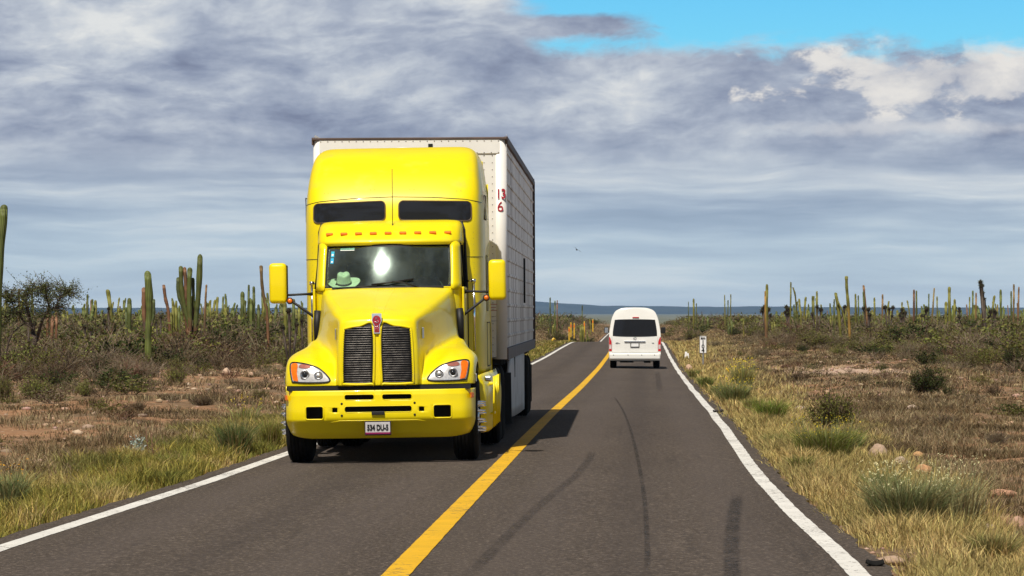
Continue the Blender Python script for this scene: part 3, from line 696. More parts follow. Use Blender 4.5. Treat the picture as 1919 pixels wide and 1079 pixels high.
# windshield
def wy(x, z): return 1.93+.19*(x/.785)**2+.505*(z-2.03)+.017*math.sin((z-2.03)/.555*math.pi)*-1
def wpatch(x0, x1, z0, z1, dy, n=24, m_=12):
    P = []
    for i in range(m_+1):
        z = z0+(z1-z0)*i/m_; row = []
        for j in range(n+1):
            x = (x0+(x1-x0)*j/n)*(1-.03*(z-2.03)/.555); row.append((x, wy(x, z)-dy, z))
        P.append(row)
    return np.array(P)
def glass_mat():
    m = bpy.data.materials.new('windshield_glass'); m.use_nodes = True; t = NT(m.node_tree); t.n.remove(t.n['Principled BSDF'])
    tr = t.new('ShaderNodeBsdfTransparent'); tr.inputs[0].default_value = (.66, .86, .74, 1)
    gl = t.new('ShaderNodeBsdfGlossy'); gl.inputs['Roughness'].default_value = .04; gl.inputs[0].default_value = (.86, 1, .93, 1)
    gd = t.new('ShaderNodeBsdfGlossy'); gd.inputs['Roughness'].default_value = .15; gd.inputs[0].default_value = (.8, 1, .88, 1)
    df = t.new('ShaderNodeBsdfDiffuse'); df.inputs[0].default_value = (.40, .46, .40, 1)  # dust film, its pale green tint paints in the reflection on the glass
    fr = t.new('ShaderNodeFresnel'); fr.inputs[0].default_value = 1.5
    oc = t.new('ShaderNodeTexCoord').outputs['Object']
    a = t.new('ShaderNodeMixShader'); t.put(a.inputs[0], t.m('MULTIPLY_ADD', fr.outputs[0], 1.2, 0.02)); t.l.new(tr.outputs[0], a.inputs[1]); t.l.new(gl.outputs[0], a.inputs[2])
    d = t.new('ShaderNodeMixShader'); d.inputs[0].default_value = .45; t.l.new(gd.outputs[0], d.inputs[1]); t.l.new(df.outputs[0], d.inputs[2])
    c = t.new('ShaderNodeMixShader'); t.put(c.inputs[0], t.sst(t.noise(oc, 2.2, 5, .6, .4), .34, .70, .04, .16)); t.l.new(a.outputs[0], c.inputs[1]); t.l.new(d.outputs[0], c.inputs[2])
    t.l.new(c.outputs[0], t.n['Material Output'].inputs[0]); return m
ws = MB().grid(wpatch(-.775, .775, 2.035, 2.59, 0)).build('windshield', glass_mat(), TR)
sealp = []
def wp_(x, z, d=.008): x2 = x*(1-.03*(z-2.03)/.555); return (x2, wy(x2, z)-d, z)
ro_ = rrect(-.772, .772, 2.04, 2.585, .07, 6)
MB().tube([wp_(x, z) for x, z in dense(ro_, .06)], .022, n=8, closed=True).build('windshield_seal', BLK, ws)
bs = MB().grid(wpatch(-.76, .76, 2.545, 2.588, .003, 24, 2)); bs.build('shade_band', BLK, ws)  # black strip on the glass, painted as the shadow under the visor
for sgn, (xa, xb, wz) in ((1, (-.10, .33, 2.085)), ):
    wpm = MB(); wpm.tube([wp_(-.19, 2.085, .028), wp_(.02, 2.105, .034), wp_(.32, 2.145, .030)], .011, n=6)
    wpm.tube([wp_(-.19, 2.078, .02), wp_(.32, 2.137, .02)], .006, n=5)
    wpm.tube([wp_(.40, 2.035, .03), wp_(.20, 2.105, .05), wp_(.06, 2.115, .05)], .008, n=6); wpm.build('wiper', BLK, TR)
wpm = MB(); wpm.tube([wp_(-.62, 2.05, .03), wp_(-.35, 2.06, .034), wp_(-.12, 2.07, .030)], .010, n=6); wpm.build('wiper', BLK, TR)
# permits stuck inside the glass
for (x0, x1, z0, z1, c_, nm) in ((-.715, -.675, 2.43, 2.50, (.02, .42, .62), 'blue'), (-.718, -.678, 2.35, 2.42, (.02, .36, .60), 'blue'), (-.60, -.42, 2.505, 2.54, (.10, .30, .20), 'green')):
    MB().grid(wpatch(x0, x1, z0, z1, .004, 3, 3)).build('permit_sticker', pmat('sticker_'+nm, c_, .5, 0, 0, .35, 60), ws)
for (x0, x1, z0, z1) in ((-.708, -.684, 2.445, 2.468), (-.710, -.688, 2.362, 2.38), (-.60, -.42, 2.505, 2.512)):
    MB().grid(wpatch(x0, x1, z0, z1, .006, 3, 2)).build('sticker_print', WHT, ws)
# inside the cab
INT = pmat('cab_trim', (.045, .055, .05), .7)
inn = MB(); inn.box((0, 2.95, 1.9), (1.70, .02, 1.4)); inn.box((0, 2.6, 1.1), (1.7, .9, .02)); inn.box((0, 2.75, 2.66), (1.5, .5, .02)); inn.build('cab_interior', INT, TR)
ds_ = MB(); ds_.box((0, 2.27, 1.97), (1.54, .42, .12), bevel=.03); ds_.build('dashboard', pmat('dash_trim', (.09, .12, .10), .6), TR)
for x in (-.42, .42):
    st_ = MB(); st_.box((x, 2.86, 1.75), (.48, .12, .80), bevel=.05); st_.box((x, 2.86, 2.25), (.28, .10, .22), bevel=.04); st_.build('seat', INT, TR)
sw = MB(); sw.tube([(.42+.22*math.cos(a), 2.50+.10*math.sin(a), 2.03+.12*math.sin(a)+.02) for a in [k*2*math.pi/24 for k in range(24)]], .016, closed=True); sw.tube([(.42, 2.35, 1.9), (.42, 2.5, 2.05)], .03)
sw.tube([(.22, 2.5, 2.05), (.62, 2.5, 2.05)], .015); sw.build('steering_wheel', BLK, TR)
# antenna
MB().tube([(.045, 2.45, 2.74), (.045, 2.455, 2.83)], .010, n=6).tube([(.045, 2.455, 2.83), (.045, 2.52, 3.50)], .0045, n=5).build('antenna', BLK, TR)

# ---- sleeper with raised roof
sl_half = [(0, 3.06), (.5, 3.07), (.86, 3.11), (1.02, 3.19), (1.09, 3.36), (1.115, 3.7), (1.12, 4.5), (1.115, 5.4)]
def sf(sh): return lambda x, y: y+sh*(5.4-y)/2.34
srow = [(.92, 1, sf(0)), (1.4, 1, sf(0)), (2.0, 1, sf(0)), (2.6, 1, sf(0)), (2.90, .998, sf(.01)), (3.12, .99, sf(.06)), (3.30, .98, sf(.17)), (3.48, .962, sf(.33)), (3.62, .942, sf(.52)), (3.72, .915, sf(.72)), (3.79, .875, sf(.95)), (3.835, .81, sf(1.2)), (3.85, .7, sf(1.45)), (3.86, .4, sf(1.65)), (3.862, .05, sf(1.75))]
SP = patch(loop_rows(sl_half, srow), 4, 4); sb = bvh_of(SP)
slp = MB().grid(SP).build('sleeper', YEL, TR, solid=.006, off=0)
MB().box((0, 5.38, 2.3), (2.1, .03, 2.8), bevel=.01).build('sleeper_back', YEL, slp)
for s in (-1, 1):
    wpz = rrect(min(s*.085, s*.975), max(s*.085, s*.975), 2.885, 3.125, .055)
    wpz = [(x, z-.03*max(0, abs(x)-.3)) for x, z in wpz]
    sw_ = drape(MB(), sb, wpz, .010, .03).build('sleeper_window', TINT, slp)
    drape_line(MB(), sb, wpz, .010, .008, .03).build('window_seal', pmat('brown_seal', (.10, .06, .02), .5), sw_)
seam = MB(); drape_line(seam, sb, [(-1.09, 3.10), (-.9, 3.135), (-.5, 3.165), (0, 3.178), (.5, 3.165), (.9, 3.135), (1.09, 3.10)], .005, .0045, .03, closed=False)
drape_line(seam, sb, [(-1.10, 2.42), (-.90, 2.42)], .005, .004, .03, closed=False); drape_line(seam, sb, [(.90, 2.42), (1.10, 2.42)], .005, .004, .03, closed=False)
seam.build('panel_seam', BLK, slp)
rv = MB()
for s in (-1, 1):
    for x, z in ((.22, 3.27), (.27, 3.27), (.80, 3.24), (.85, 3.24)): rv.lathe([(0, .008), (-.004, .006)], hit(sb, s*x, z, .002), 'y', 8)
    for k in range(24): rv.lathe([(0, .006), (-.004, .004)], hit(sb, s*1.00, 1.0+k*.075, .001), 'y', 6)
rv.build('rivet', pmat('rivet_yellow', (.5, .38, .05), .5), slp)
# rear roof edge trim in white and locker doors in the flank
MB().tube([(-1.0, 5.36, 3.66), (-.9, 5.37, 3.80), (0, 5.38, 3.875), (.9, 5.37, 3.80), (1.0, 5.36, 3.66)], .03, n=8).build('roof_trim', WHT, slp)
for s in (-1, 1):
    for (y0, y1, z0, z1) in ((3.95, 4.35, 1.75, 2.45), (3.95, 5.0, 1.05, 1.60), (3.7, 4.2, 2.9, 3.2)):
        lk = MB(); lk.tube([(s*1.122, y0, z0), (s*1.122, y1, z0), (s*1.122, y1, z1), (s*1.122, y0, z1)], .008, n=5, closed=True)
        lk.build('locker_seal', BLK, slp)
    ex = MB(); ex.grid(patch([[(s*1.118, 5.40, .95), (s*1.10, 5.40, 3.4)], [(s*1.10, 5.75, 1.0), (s*1.08, 5.70, 3.30)]], 2, 2)); ex.build('side_extender', YEL, slp, solid=.02, off=0)
# ---- grab rails
for s in (-1, 1):
    gr_ = MB(); gr_.tube([(s*1.0, 2.98, 1.25), (s*1.0, 2.98, 2.12)], .016).lathe([(0, .03), (.045, .03)], (s*1.0, 2.98, 2.10), 'z', 12); gr_.tube([(s*1.0, 2.98, 2.12), (s*.9, 3.0, 2.12)], .010)
    gr_.build('grab_rail', CHR, TR)
# ---- mirrors
for s, cx in ((-1, -1.335), (1, 1.325)):
    mb = MB(); mb.box((cx, 2.12, 2.12), (.21, .17, .49), bevel=.05, seg=4); mh = mb.build('mirror', YEL2, TR)
    for p in mh.data.polygons: p.use_smooth = True
    MB().box((cx, 2.215, 2.12), (.19, .02, .46), bevel=.008).build('mirror_glass', CHR, mh)
    MB().box((cx-s*.105, 2.16, 2.12), (.015, .10, .43), bevel=.005).build('mirror_trim', BLK, mh)
    ar = MB(); ar.tube([(s*.88, 2.28, 1.985), (s*1.0, 2.2, 1.985), (s*1.26, 2.12, 1.975)], [.03, .014, .014])
    ar.tube([(s*.87, 2.25, 1.70), (s*.93, 2.22, 1.72), (s*1.24, 2.12, 1.95)], [.04, .018, .014]); ar.box((s*.875, 2.28, 1.985), (.10, .10, .075), bevel=.015); ar.box((s*.865, 2.25, 1.68), (.06, .12, .12), bevel=.02)
    ar.tube([(s*.87, 2.26, 1.98), (s*.865, 2.25, 1.70)], .012)
    ar.build('mirror_bracket', BLK, TR)
    lm = MB(); lm.lathe([(.03, .02), (0, .04), (-.02, .042), (-.022, .032)], (s*1.19, 2.08, 1.905), 'y', 20); lo_ = lm.build('mirror_lamp', BLK, TR)
    MB().lathe([(-.018, .031), (-.032, .024), (-.036, .002)], (s*1.19, 2.08, 1.905), 'y', 16).build('lens', AMB, lo_)
# air intake snorkels at the cab corner
for s in (-1, 1):
    a_ = MB(); a_.tube([(s*.865, 2.12, 1.36), (s*.868, 2.11, 1.62), (s*.86, 2.13, 1.78)], .045, n=10); a_.build('air_intake', BLK, TR)

# ---- wheels
def wheel(parent, c, r=.51, w=.29, side=1, front=True, name='wheel', dual=False):
    hub = empty(name, c); hub.parent = parent
    hub.location = c
    P = [(-w/2+.03, r*.60), (-w/2, r*.70), (-w/2-.004, r*.84), (-w/2+.02, r*.955), (-w/2+.045, r*.99)]
    tr_ = MB()
    prof = P+[(x, r) for x in np.linspace(-w/2+.05, w/2-.05, 3)]+[(-a, b) for a, b in P[::-1]]
    prof2 = []
    for k in range(5):                             # circumferential grooves
        x = -w/2+.06+(w-.12)*k/4; prof2 += [(x-.007, r), (x-.006, r-.012), (x+.006, r-.012), (x+.007, r)]
    prof = P+prof2+[(-a, b) for a, b in P[::-1]]
    tr_.lathe(prof, (0, 0, 0), 'x', 48); t_ = tr_.build('tyre', TYRE, hub)
    rm_ = MB(); sx = side
    rp = [(-.10, r*.60), (.115, r*.62), (.125, r*.60), (.115, r*.56), (.03, r*.53), (.02, r*.44), (.05, r*.40), (.06, r*.25), (.13, r*.22), (.15, r*.16), (.152, .001)] if front else \
         [(-.10, r*.60), (.115, r*.62), (.125, r*.60), (.11, r*.55), (-.06, r*.50), (-.08, r*.40), (-.06, r*.25), (.06, r*.22), (.08, r*.12), (.08, .001)]
    rm_.lathe([(sx*a, b) for a, b in rp], (0, 0, 0), 'x', 40); rim = rm_.build('rim', ALU, hub)
    lg = MB()
    for k in range(10):
        a = 2*math.pi*k/10+.2; y, z = r*.33*math.cos(a), r*.33*math.sin(a)
        if front: lg.lathe([(sx*.03, .021), (sx*.06, .019), (sx*.15, .017), (sx*.185, .010), (sx*.19, .001)], (sx*.04, y, z), 'x', 10)
        else: lg.lathe([(sx*-.05, .02), (sx*.0, .018), (sx*.01, .001)], (0, y, z), 'x', 8)
    lg.build('lug_nut', CHR, hub)
    return hub
for s in (-1, 1): wheel(TR, (s*.975, .98, .505), side=s)
for y in (5.75, 7.05):
    for s in (-1, 1):
        wheel(TR, (s*1.07, y, .51), side=s, front=False); wheel(TR, (s*.74, y, .51), side=s, front=False)
# ---- chassis
ch = MB()
for s in (-1, 1): ch.box((s*.42, 4.3, .80), (.09, 7.2, .26))
for y in (1.0, 5.75, 7.05): ch.tube([(-.95, y, .50), (.95, y, .50)], .07, n=10)
for y in (1.6, 3.0, 4.8, 6.4, 7.8): ch.box((0, y, .80), (.9, .08, .2))
ch.box((0, .62, 1.1), (.86, .75, .6)); ch.box((0, 1.4, .75), (.7, 1.2, .5), bevel=.08); ch.box((0, 6.35, 1.03), (.9, .9, .12), bevel=.03)
ch.build('chassis', DARK, TR)
fx = MB()
for s in (-1, 1): fx.box((s*.80, 1.0, .85), (.08, .9, .16)); fx.box((s*1.0, 1.65, .78), (.18, .03, .7))
fx.build('inner_arch', BLK, TR)
for s in (-1, 1):                                  # side fairing over the tanks
    P = [[(s*1.02, 1.78, .95), (s*1.10, 1.95, .98), (s*1.17, 2.8, 1.0), (s*1.18, 3.8, 1.0), (s*1.18, 4.9, 1.0)],
         [(s*1.08, 1.80, .80), (s*1.17, 1.95, .80), (s*1.23, 2.8, .82), (s*1.24, 3.8, .82), (s*1.24, 4.9, .82)],
         [(s*1.09, 1.82, .60), (s*1.18, 1.98, .60), (s*1.235, 2.8, .60), (s*1.245, 3.8, .60), (s*1.245, 4.9, .60)],
         [(s*1.08, 1.90, .40), (s*1.15, 2.05, .38), (s*1.21, 2.8, .36), (s*1.22, 3.8, .36), (s*1.22, 4.9, .36)],
         [(s*1.02, 2.0, .30), (s*1.09, 2.15, .28), (s*1.15, 2.8, .27), (s*1.16, 3.8, .27), (s*1.16, 4.85, .27)]]
    sk = MB().grid(patch(P, 4, 4)).build('side_fairing', YEL, TR, solid=.02, off=0)
    stp = MB(); stp.box((s*1.19, 2.55, .86), (.12, .5, .03), bevel=.008); stp.box((s*1.2, 2.55, .50), (.12, .5, .03), bevel=.008)
    for k in range(5): stp.tube([(s*1.25, 2.2+.5*k, .34), (s*1.262, 2.2+.5*k, .95)], .012, n=6)
    stp.build('step', YEL2, sk)
    MB().box((s*1.2, 1.92, .93), (.09, .10, .07), bevel=.02).build('step_end', ALU, sk)
    MB().box((s*1.115, .50, .97), (.012, .10, .09), bevel=.004).build('model_badge', ALU, TR)
    MB().box((s*1.05, 7.75, .55), (.5, .02, .7)).build('mud_flap', BLK, TR)

# ------------------------------------------------------------------ the hat on the dash
hat = empty('cowboy_hat', (0, 0, 0)); hat.matrix_world = Matrix.Identity(4)
bpy.context.view_layer.update()
hw = TR.matrix_world @ Vector((-.55, 2.30, 2.095)); hat.location = hw; hat.rotation_euler = (R(26), -R(4), R(6)); hat.scale = (1.05, 1.05, .95)
tag(hat, 'pale straw cowboy hat lying on the dashboard behind the truck windshield', 'hat')
HATM = pmat('straw_felt', (.88, .90, .66), .8, 0, 0, .06, 30)
bm_ = []
for i in range(7):
    row = []; t = i/6
    for k in range(40):
        a = 2*math.pi*k/40; r0 = .082+.108*t; x = r0*math.cos(a)*1.0; y = r0*math.sin(a)*.80
        z = .012+.038*(abs(math.cos(a))**2.2)*t**1.8; row.append((x, y, z))
    bm_.append(row+[row[0]])
MB().grid(np.array(bm_)).build('brim', HATM, hat, solid=.006, off=0)
cr_ = []
for i in range(12):
    t = i/11; row = []
    for k in range(40):
        a = 2*math.pi*k/40; rr0 = .088-.022*t if t < .8 else .088-.022*.8-(t-.8)*.33
        x = rr0*math.cos(a); y = rr0*math.sin(a)*.92; z = .01+.155*min(1, t/.85)
        z -= .030*math.exp(-(x/.022)**2)*max(0, t-.6)/.4+.012*(abs(math.sin(a)))*max(0, t-.6)
        row.append((x, y, z))
    cr_.append(row+[row[0]])
MB().grid(np.array(cr_)).build('crown', HATM, hat)
hbm = MB().lathe([(.016, .0895), (.038, .0885)], (0, 0, 0), 'z', 40); ho = hbm.build('hat_band', pmat('hat_band', (.03, .03, .02), .6), hat, solid=.002, off=1); ho.scale = (1, .93, 1)
MB().box((-.085, -.03, .026), (.03, .012, .018), bevel=.004).build('buckle', DARK, hat)

# ------------------------------------------------------------------ the trailer
TL = empty('trailer', (-1.53+.030*6.2+.0, 46.1, float(zroad(-1.33, 46.1))), (0, -R(0.25), -R(1.72)))
tag(TL, 'tall white box trailer with grimy ribbed sides coupled behind the yellow truck', 'trailer')
HWD, L, ZB, ZT = 1.28, 15.2, 1.13, 4.06
TW = pmat('trailer_white', (.78, .76, .72), .45, 0, .1, .05, 1.2, dirt=((.42, .34, .27), .60, .88, 1.6))
def side_mat():
    m = bpy.data.materials.new('trailer_side'); m.use_nodes = True; t = NT(m.node_tree); b = t.n['Principled BSDF']
    oc = t.new('ShaderNodeTexCoord').outputs['Object']; x, y, z = t.sep(oc)[:3]
    st = t.noise(t.xyz(0.0, t.m('MULTIPLY', y, 1.1), t.m('MULTIPLY', z, 0.30)), 1.3, 4, .55)
    grime = t.sst(z, 2.7, 1.1, 0.0, 0.55)
    c = t.mix(t.m('MULTIPLY', t.sst(t.m('ADD', st, t.m('MULTIPLY', grime, 0.38)), .40, .78), .8), (.84, .82, .77), (.27, .215, .165))
    c = t.mix(t.sst(t.noise(t.xyz(0.0, t.m('MULTIPLY', y, .8), t.m('MULTIPLY', z, 6.0)), 1.0, 5, .6), .55, .75, 0, .45), c, (.36, .29, .23))
    zz_ = t.m('FRACT', t.m('DIVIDE', t.m('SUBTRACT', z, 1.29), 0.205)); c = t.mix(t.m('MULTIPLY', t.sst(t.m('ABSOLUTE', t.m('SUBTRACT', zz_, 0.62)), .10, .02, 0, .30), t.sst(st, .35, .7)), c, (.16, .12, .10))
    t.put(b.inputs['Base Color'], c); b.inputs['Roughness'].default_value = .5; return m
TS = side_mat()
box = MB(); box.box((0, L/2, (ZB+ZT)/2), (2*HWD-.03, L-.04, ZT-ZB-.03)); body = box.build('box_body', TW, TL)
fr_ = MB(); fr_.box((0, .0, (ZB+ZT)/2), (2*HWD-.24, .05, ZT-ZB-.06)); 
fr_.box((0, -.022, ZT-.10), (2*HWD-.16, .04, .20), bevel=.008)
fr_.build('front_wall', TW, body)
cp = MB()
cp.b.free()
for s in (-1, 1): MB().tube([(s*(HWD-.09), .06, ZB), (s*(HWD-.09), .06, ZT-.01)], .098, n=20).build('corner_post', TW, body)
rl = MB()
for s in (-1, 1): rl.box((s*HWD, L/2, ZT-.02), (.05, L, .10), bevel=.01); rl.box((s*HWD, L/2, ZB+.07), (.045, L-.1, .16), bevel=.006)
rl.box((0, .0, ZT+.004), (2*HWD+.03, .10, .035), bevel=.008); rl.box((0, L, ZT), (2*HWD+.04, .08, .10))
for s in (-1, 1): rl.box((s*HWD, L-.05, (ZB+ZT)/2), (.06, .12, ZT-ZB))
rl.build('frame_rail', pmat('rail_dark', (.09, .06, .05), .6, .2, 0, .3, 4), body)
rvt = MB()
for z in (ZT-.185, ZT-.03):
    for k in range(26): rvt.lathe([(0, .009), (-.006, .006)], (-1.18+k*.0945, -.042, z), 'y', 6)
for x in (-1.10, -.99, .99, 1.10):
    for k in range(30): rvt.lathe([(0, .008), (-.006, .005)], (x, -.026, ZB+.1+k*.093), 'y', 6)
rvt.build('rivet', pmat('rivet_grey', (.30, .27, .24), .5), body)
ms = MB(); ms.box((.28, -.045, ZT-.10), (.06, .015, .07)); ms.box((1.02, -.035, 2.32), (.05, .05, .12), bevel=.01); ms.build('lamp_bracket', DARK, body)
rib = MB()
zs = []
z = ZB+.16
prof = []
k = 0
while z < ZT-.10:
    prof += [(0.004, z), (0.004, z+.125), (.018, z+.135), (.018, z+.165), (.004, z+.175)]; z += .205
for s in (-1, 1):
    P = []
    for yy in np.linspace(.18, L-.12, 100):
        P.append([(s*(HWD-.012+o), yy, zz) for o, zz in prof])
    rib.grid(np.array(P), smooth=False)
rib.build('side_panel', TS, body)
for s in (-1, 1): MB().tube([(s*(HWD+.02), 8.3, 1.9), (s*(HWD+.02), 8.3, 2.6)], .018, n=6).build('lamp_cable', BLK, body)
text('clearance_height', '13', .18, (1.215, -.042, 3.32), (R(90), 0, R(14)), REDP, body, extrude=.001, sx=.75, bold=.004)
text('clearance_height', '6', .19, (1.205, -.0425, 3.15), (R(90), 0, R(7)), REDP, body, extrude=.001, sx=.95, bold=.0)
for q, zz in enumerate((1.86, 1.82, 1.78, 1.70, 1.64)):
    MB().box((1.06, -.03, zz), (.16 if q % 2 else .20, .004, .010 if q < 3 else .006)).build('faded_notice', pmat('faded_print', (.45, .22, .2) if q < 3 else (.4, .38, .36), .7), body)
ub = MB()
for s in (-1, 1): ub.box((s*.5, L/2, ZB-.10), (.10, L-.3, .20))
for k in range(16): ub.box((0, .5+k*.95, ZB-.04), (2.4, .06, .09))
for s in (-1, 1): ub.box((s*.85, 3.0, .70), (.14, .14, .85)); ub.box((s*.85, 3.0, .30), (.26, .26, .04))
for y in (12.6, 13.9): ub.tube([(-.95, y, .5), (.95, y, .5)], .07, n=8)
ub.box((0, 13.2, .85), (1.1, 2.6, .12)); ub.box((0, L-.1, .62), (2.3, .08, .12)); ub.box((-.6, L-.1, .85), (.08, .08, .45)); ub.box((.6, L-.1, .85), (.08, .08, .45))
ub.build('underframe', DARK, TL)
for s in (-1, 1):
    P = [[(s*1.20, 3.4, 1.16), (s*1.20, 5.6, 1.16), (s*1.20, 8.4, 1.16), (s*1.20, 11.2, 1.16)],
         [(s*1.20, 2.6, .70), (s*1.21, 5.4, .68), (s*1.21, 8.4, .65), (s*1.20, 11.2, .62)],
         [(s*1.20, 1.9, .30), (s*1.20, 5.2, .22), (s*1.20, 8.4, .18), (s*1.20, 11.2, .16)]]
    sk2 = MB().grid(patch(P, 3, 3)).build('side_skirt', pmat('skirt_grey', (.55, .54, .53), .6, 0, 0, .1, 1, dirt=((.2, .17, .15), .5, .8, 1.5)), TL, solid=.03, off=0)
    MB().box((s*1.222, 5.6, .95), (.01, .25, .32)).build('skirt_mark', BLK, sk2)
    for y in (12.6, 13.9):
        wheel(TL, (s*1.10, y, .51), side=s, front=False); wheel(TL, (s*.77, y, .51), side=s, front=False)
    MB().box((s*.95, 14.75, .52), (.6, .02, .65)).build('mud_flap', BLK, TL)

# ------------------------------------------------------------------ the van
VZ = float(zroad(4.48, 129)); VN = empty('van', (4.50, 127.0, VZ), (0, 0, -R(2.0)))
tag(VN, 'white high-roof passenger van driving away in the right lane', 'van')
VP = pmat('van_white', (.80, .79, .74), .28, 0, .6, .02, 2)
# rear outline half widths by height
vo = np.array([(.30, .90), (.36, .935), (.55, .95), (.80, .952), (1.10, .95), (1.35, .935), (1.60, .895), (1.80, .855), (1.95, .80), (2.08, .73), (2.17, .60), (2.21, .40), (2.22, 0)])
vo = catmull(vo, 3)
ysec = [(0.10, .93, .02), (0.0, .985, .0), (.03, 1.0, 0), (.5, 1.0, 0), (2.5, 1.0, 0), (3.9, .995, 0), (4.6, .97, -.05), (5.2, .93, -.6), (5.35, .85, -.9)]
def vsec(y, sx, topd):
    pts = []
    for z, x in vo:
        zz = z if z < .95 else .95+(z-.95)*(1+topd/1.3) ; lean = max(0, (z-1.15))*.14 if y < 2 else 0
        pts.append((x*sx, y+lean, zz))
    return [(-a, b, c) for a, b, c in pts]+pts[::-1][1:]
P = np.array([vsec(*q) for q in ysec]); vb_ = MB().grid(P)
# the tailgate face
back = []
for z, x in vo:
    lean = max(0, (z-1.15))*.14
    back.append([(x*.985*t, lean-.035*(1-t*t)-.0*(z), z) for t in np.linspace(-1, 1, 13)])
BK = np.array(back); vb_.grid(BK)
van = vb_.build('body', VP, VN, weld=False)
vv = bvh_of(BK)
def vdr(poly, off, mat, name, par, st=.05): return drape(MB(), vv, poly, off, st).build(name, mat, par)
wpoly = [tuple(p) for p in catmull(np.array([(-.80, 1.23), (-.79, 1.42), (-.735, 1.74), (-.70, 1.78), (-.4, 1.795), (0, 1.80), (.4, 1.795), (.70, 1.78), (.735, 1.74), (.79, 1.42), (.80, 1.23), (.76, 1.20), (.4, 1.18), (0, 1.175), (-.4, 1.18), (-.76, 1.20)]), 3, True)]
rw = vdr(wpoly, .004, TINT, 'rear_window', VN)
drape_line(MB(), vv, wpoly, .003, .010, .06).build('window_seal', BLK, rw)
for s in (-1, 1):
    lp = [(s*.945, .64), (s*.945, 1.10), (s*.93, 1.17), (s*.90, 1.12), (s*.855, 1.0), (s*.85, .64)]
    tl = vdr(lp, .012, RED, 'tail_light', VN); vdr([(s*.935, .72), (s*.935, .88), (s*.862, .88), (s*.862, .72)], .018, pmat('clear_lens', (.7, .6, .58), .2, .2, .5, .2, 20), 'reverse_lens', tl)
    MB().box((s*.925, .06, .90), (.04, .12, .50), bevel=.01).build('light_wrap', RED, tl)
    mr = MB(); mr.box((s*1.075, 4.45, 1.38), (.17, .12, .24), bevel=.04, seg=3); mr.tube([(s*.93, 4.5, 1.32), (s*1.02, 4.45, 1.33)], .03); mo = mr.build('side_mirror', DARK, VN)
    MB().box((s*1.075, 4.385, 1.38), (.13, .01, .2), bevel=.004).build('mirror_glass', CHR if s < 0 else BLK, mo)
    wv_ = []
    for y in (1.15, 4.1):
        hubv = wheel(VN, (s*.80, y, .32), r=.325, w=.22, side=s, front=False)
    for (y0, y1) in ((.5, 1.9), (2.0, 3.3), (3.4, 4.3)):
        MB().grid(patch([[(s*.945, y0, 1.25), (s*.945, y1, 1.25)], [(s*.885, y0+.06, 1.70), (s*.885, y1-.03, 1.70)]], 2, 2)).build('side_window', TINT, VN, solid=.01)
gn = MB(); gn.box((0, -.045, .99), (.78, .05, .055), bevel=.015); gn.build('tailgate_garnish', CHR, VN)
MB().box((0, -.018, .86), (.80, .03, .22), bevel=.01).build('plate_recess', VP, VN)
npv = MB().box((0, -.05, .86), (.33, .02, .17), bevel=.004).build('number_plate', pmat('van_plate_frame', (.06, .06, .06), .4), VN)
MB().box((0, -.063, .865), (.27, .006, .115)).build('plate_face', WHT, npv)
em = MB(); em.tube([(.055*math.cos(a), -.05, 1.11+.038*math.sin(a)) for a in [k*math.pi/10 for k in range(20)]], .008, n=5, closed=True)
em.tube([(.02*math.cos(a), -.05, 1.105+.03*math.sin(a)) for a in [k*math.pi/8 for k in range(16)]], .006, n=5, closed=True); em.build('badge', CHR, VN)
bg_ = MB(); bg_.box((-.65, -.03, .955), (.10, .008, .012)); bg_.box((-.63, -.03, .925), (.16, .008, .016)); bg_.box((.66, -.03, .94), (.07, .008, .022)); bg_.build('lettering', ALU, VN)
MB().box((.03, .045, 1.875), (.24, .03, .035), bevel=.008).build('brake_light', RED, VN)
bpr = MB(); bpr.box((0, -.03, .45), (1.86, .20, .22), bevel=.05, seg=3); vbp = bpr.build('bumper', VP, VN)
sn = MB()
for x in (-.78, -.25, .25, .72): sn.lathe([(0, .018), (-.008, .016)], (x, -.132, .50), 'y', 10)
sn.build('parking_sensor', GREY, vbp)
sm_ = MB(); drape_line(sm_, vv, [(-.84, .60), (.84, .60)], .002, .006, .08, closed=False); drape_line(sm_, vv, [(-.84, .60), (-.84, 1.18)], .002, .005, .08, closed=False); drape_line(sm_, vv, [(.84, .60), (.84, 1.18)], .002, .005, .08, closed=False)
sm_.build('tailgate_seam', pmat('seam_grey', (.25, .25, .24), .6), VN)
vu = MB(); vu.box((0, 2.4, .33), (1.5, 4.4, .12)); vu.tube([(-.8, 1.15, .30), (.8, 1.15, .30)], .05); vu.tube([(.72, .0, .27), (.72, .5, .28)], .03); vu.box((-.3, .25, .26), (.5, .3, .08)); vu.box((.45, .25, .25), (.25, .3, .08)); vu.build('underbody', DARK, VN)
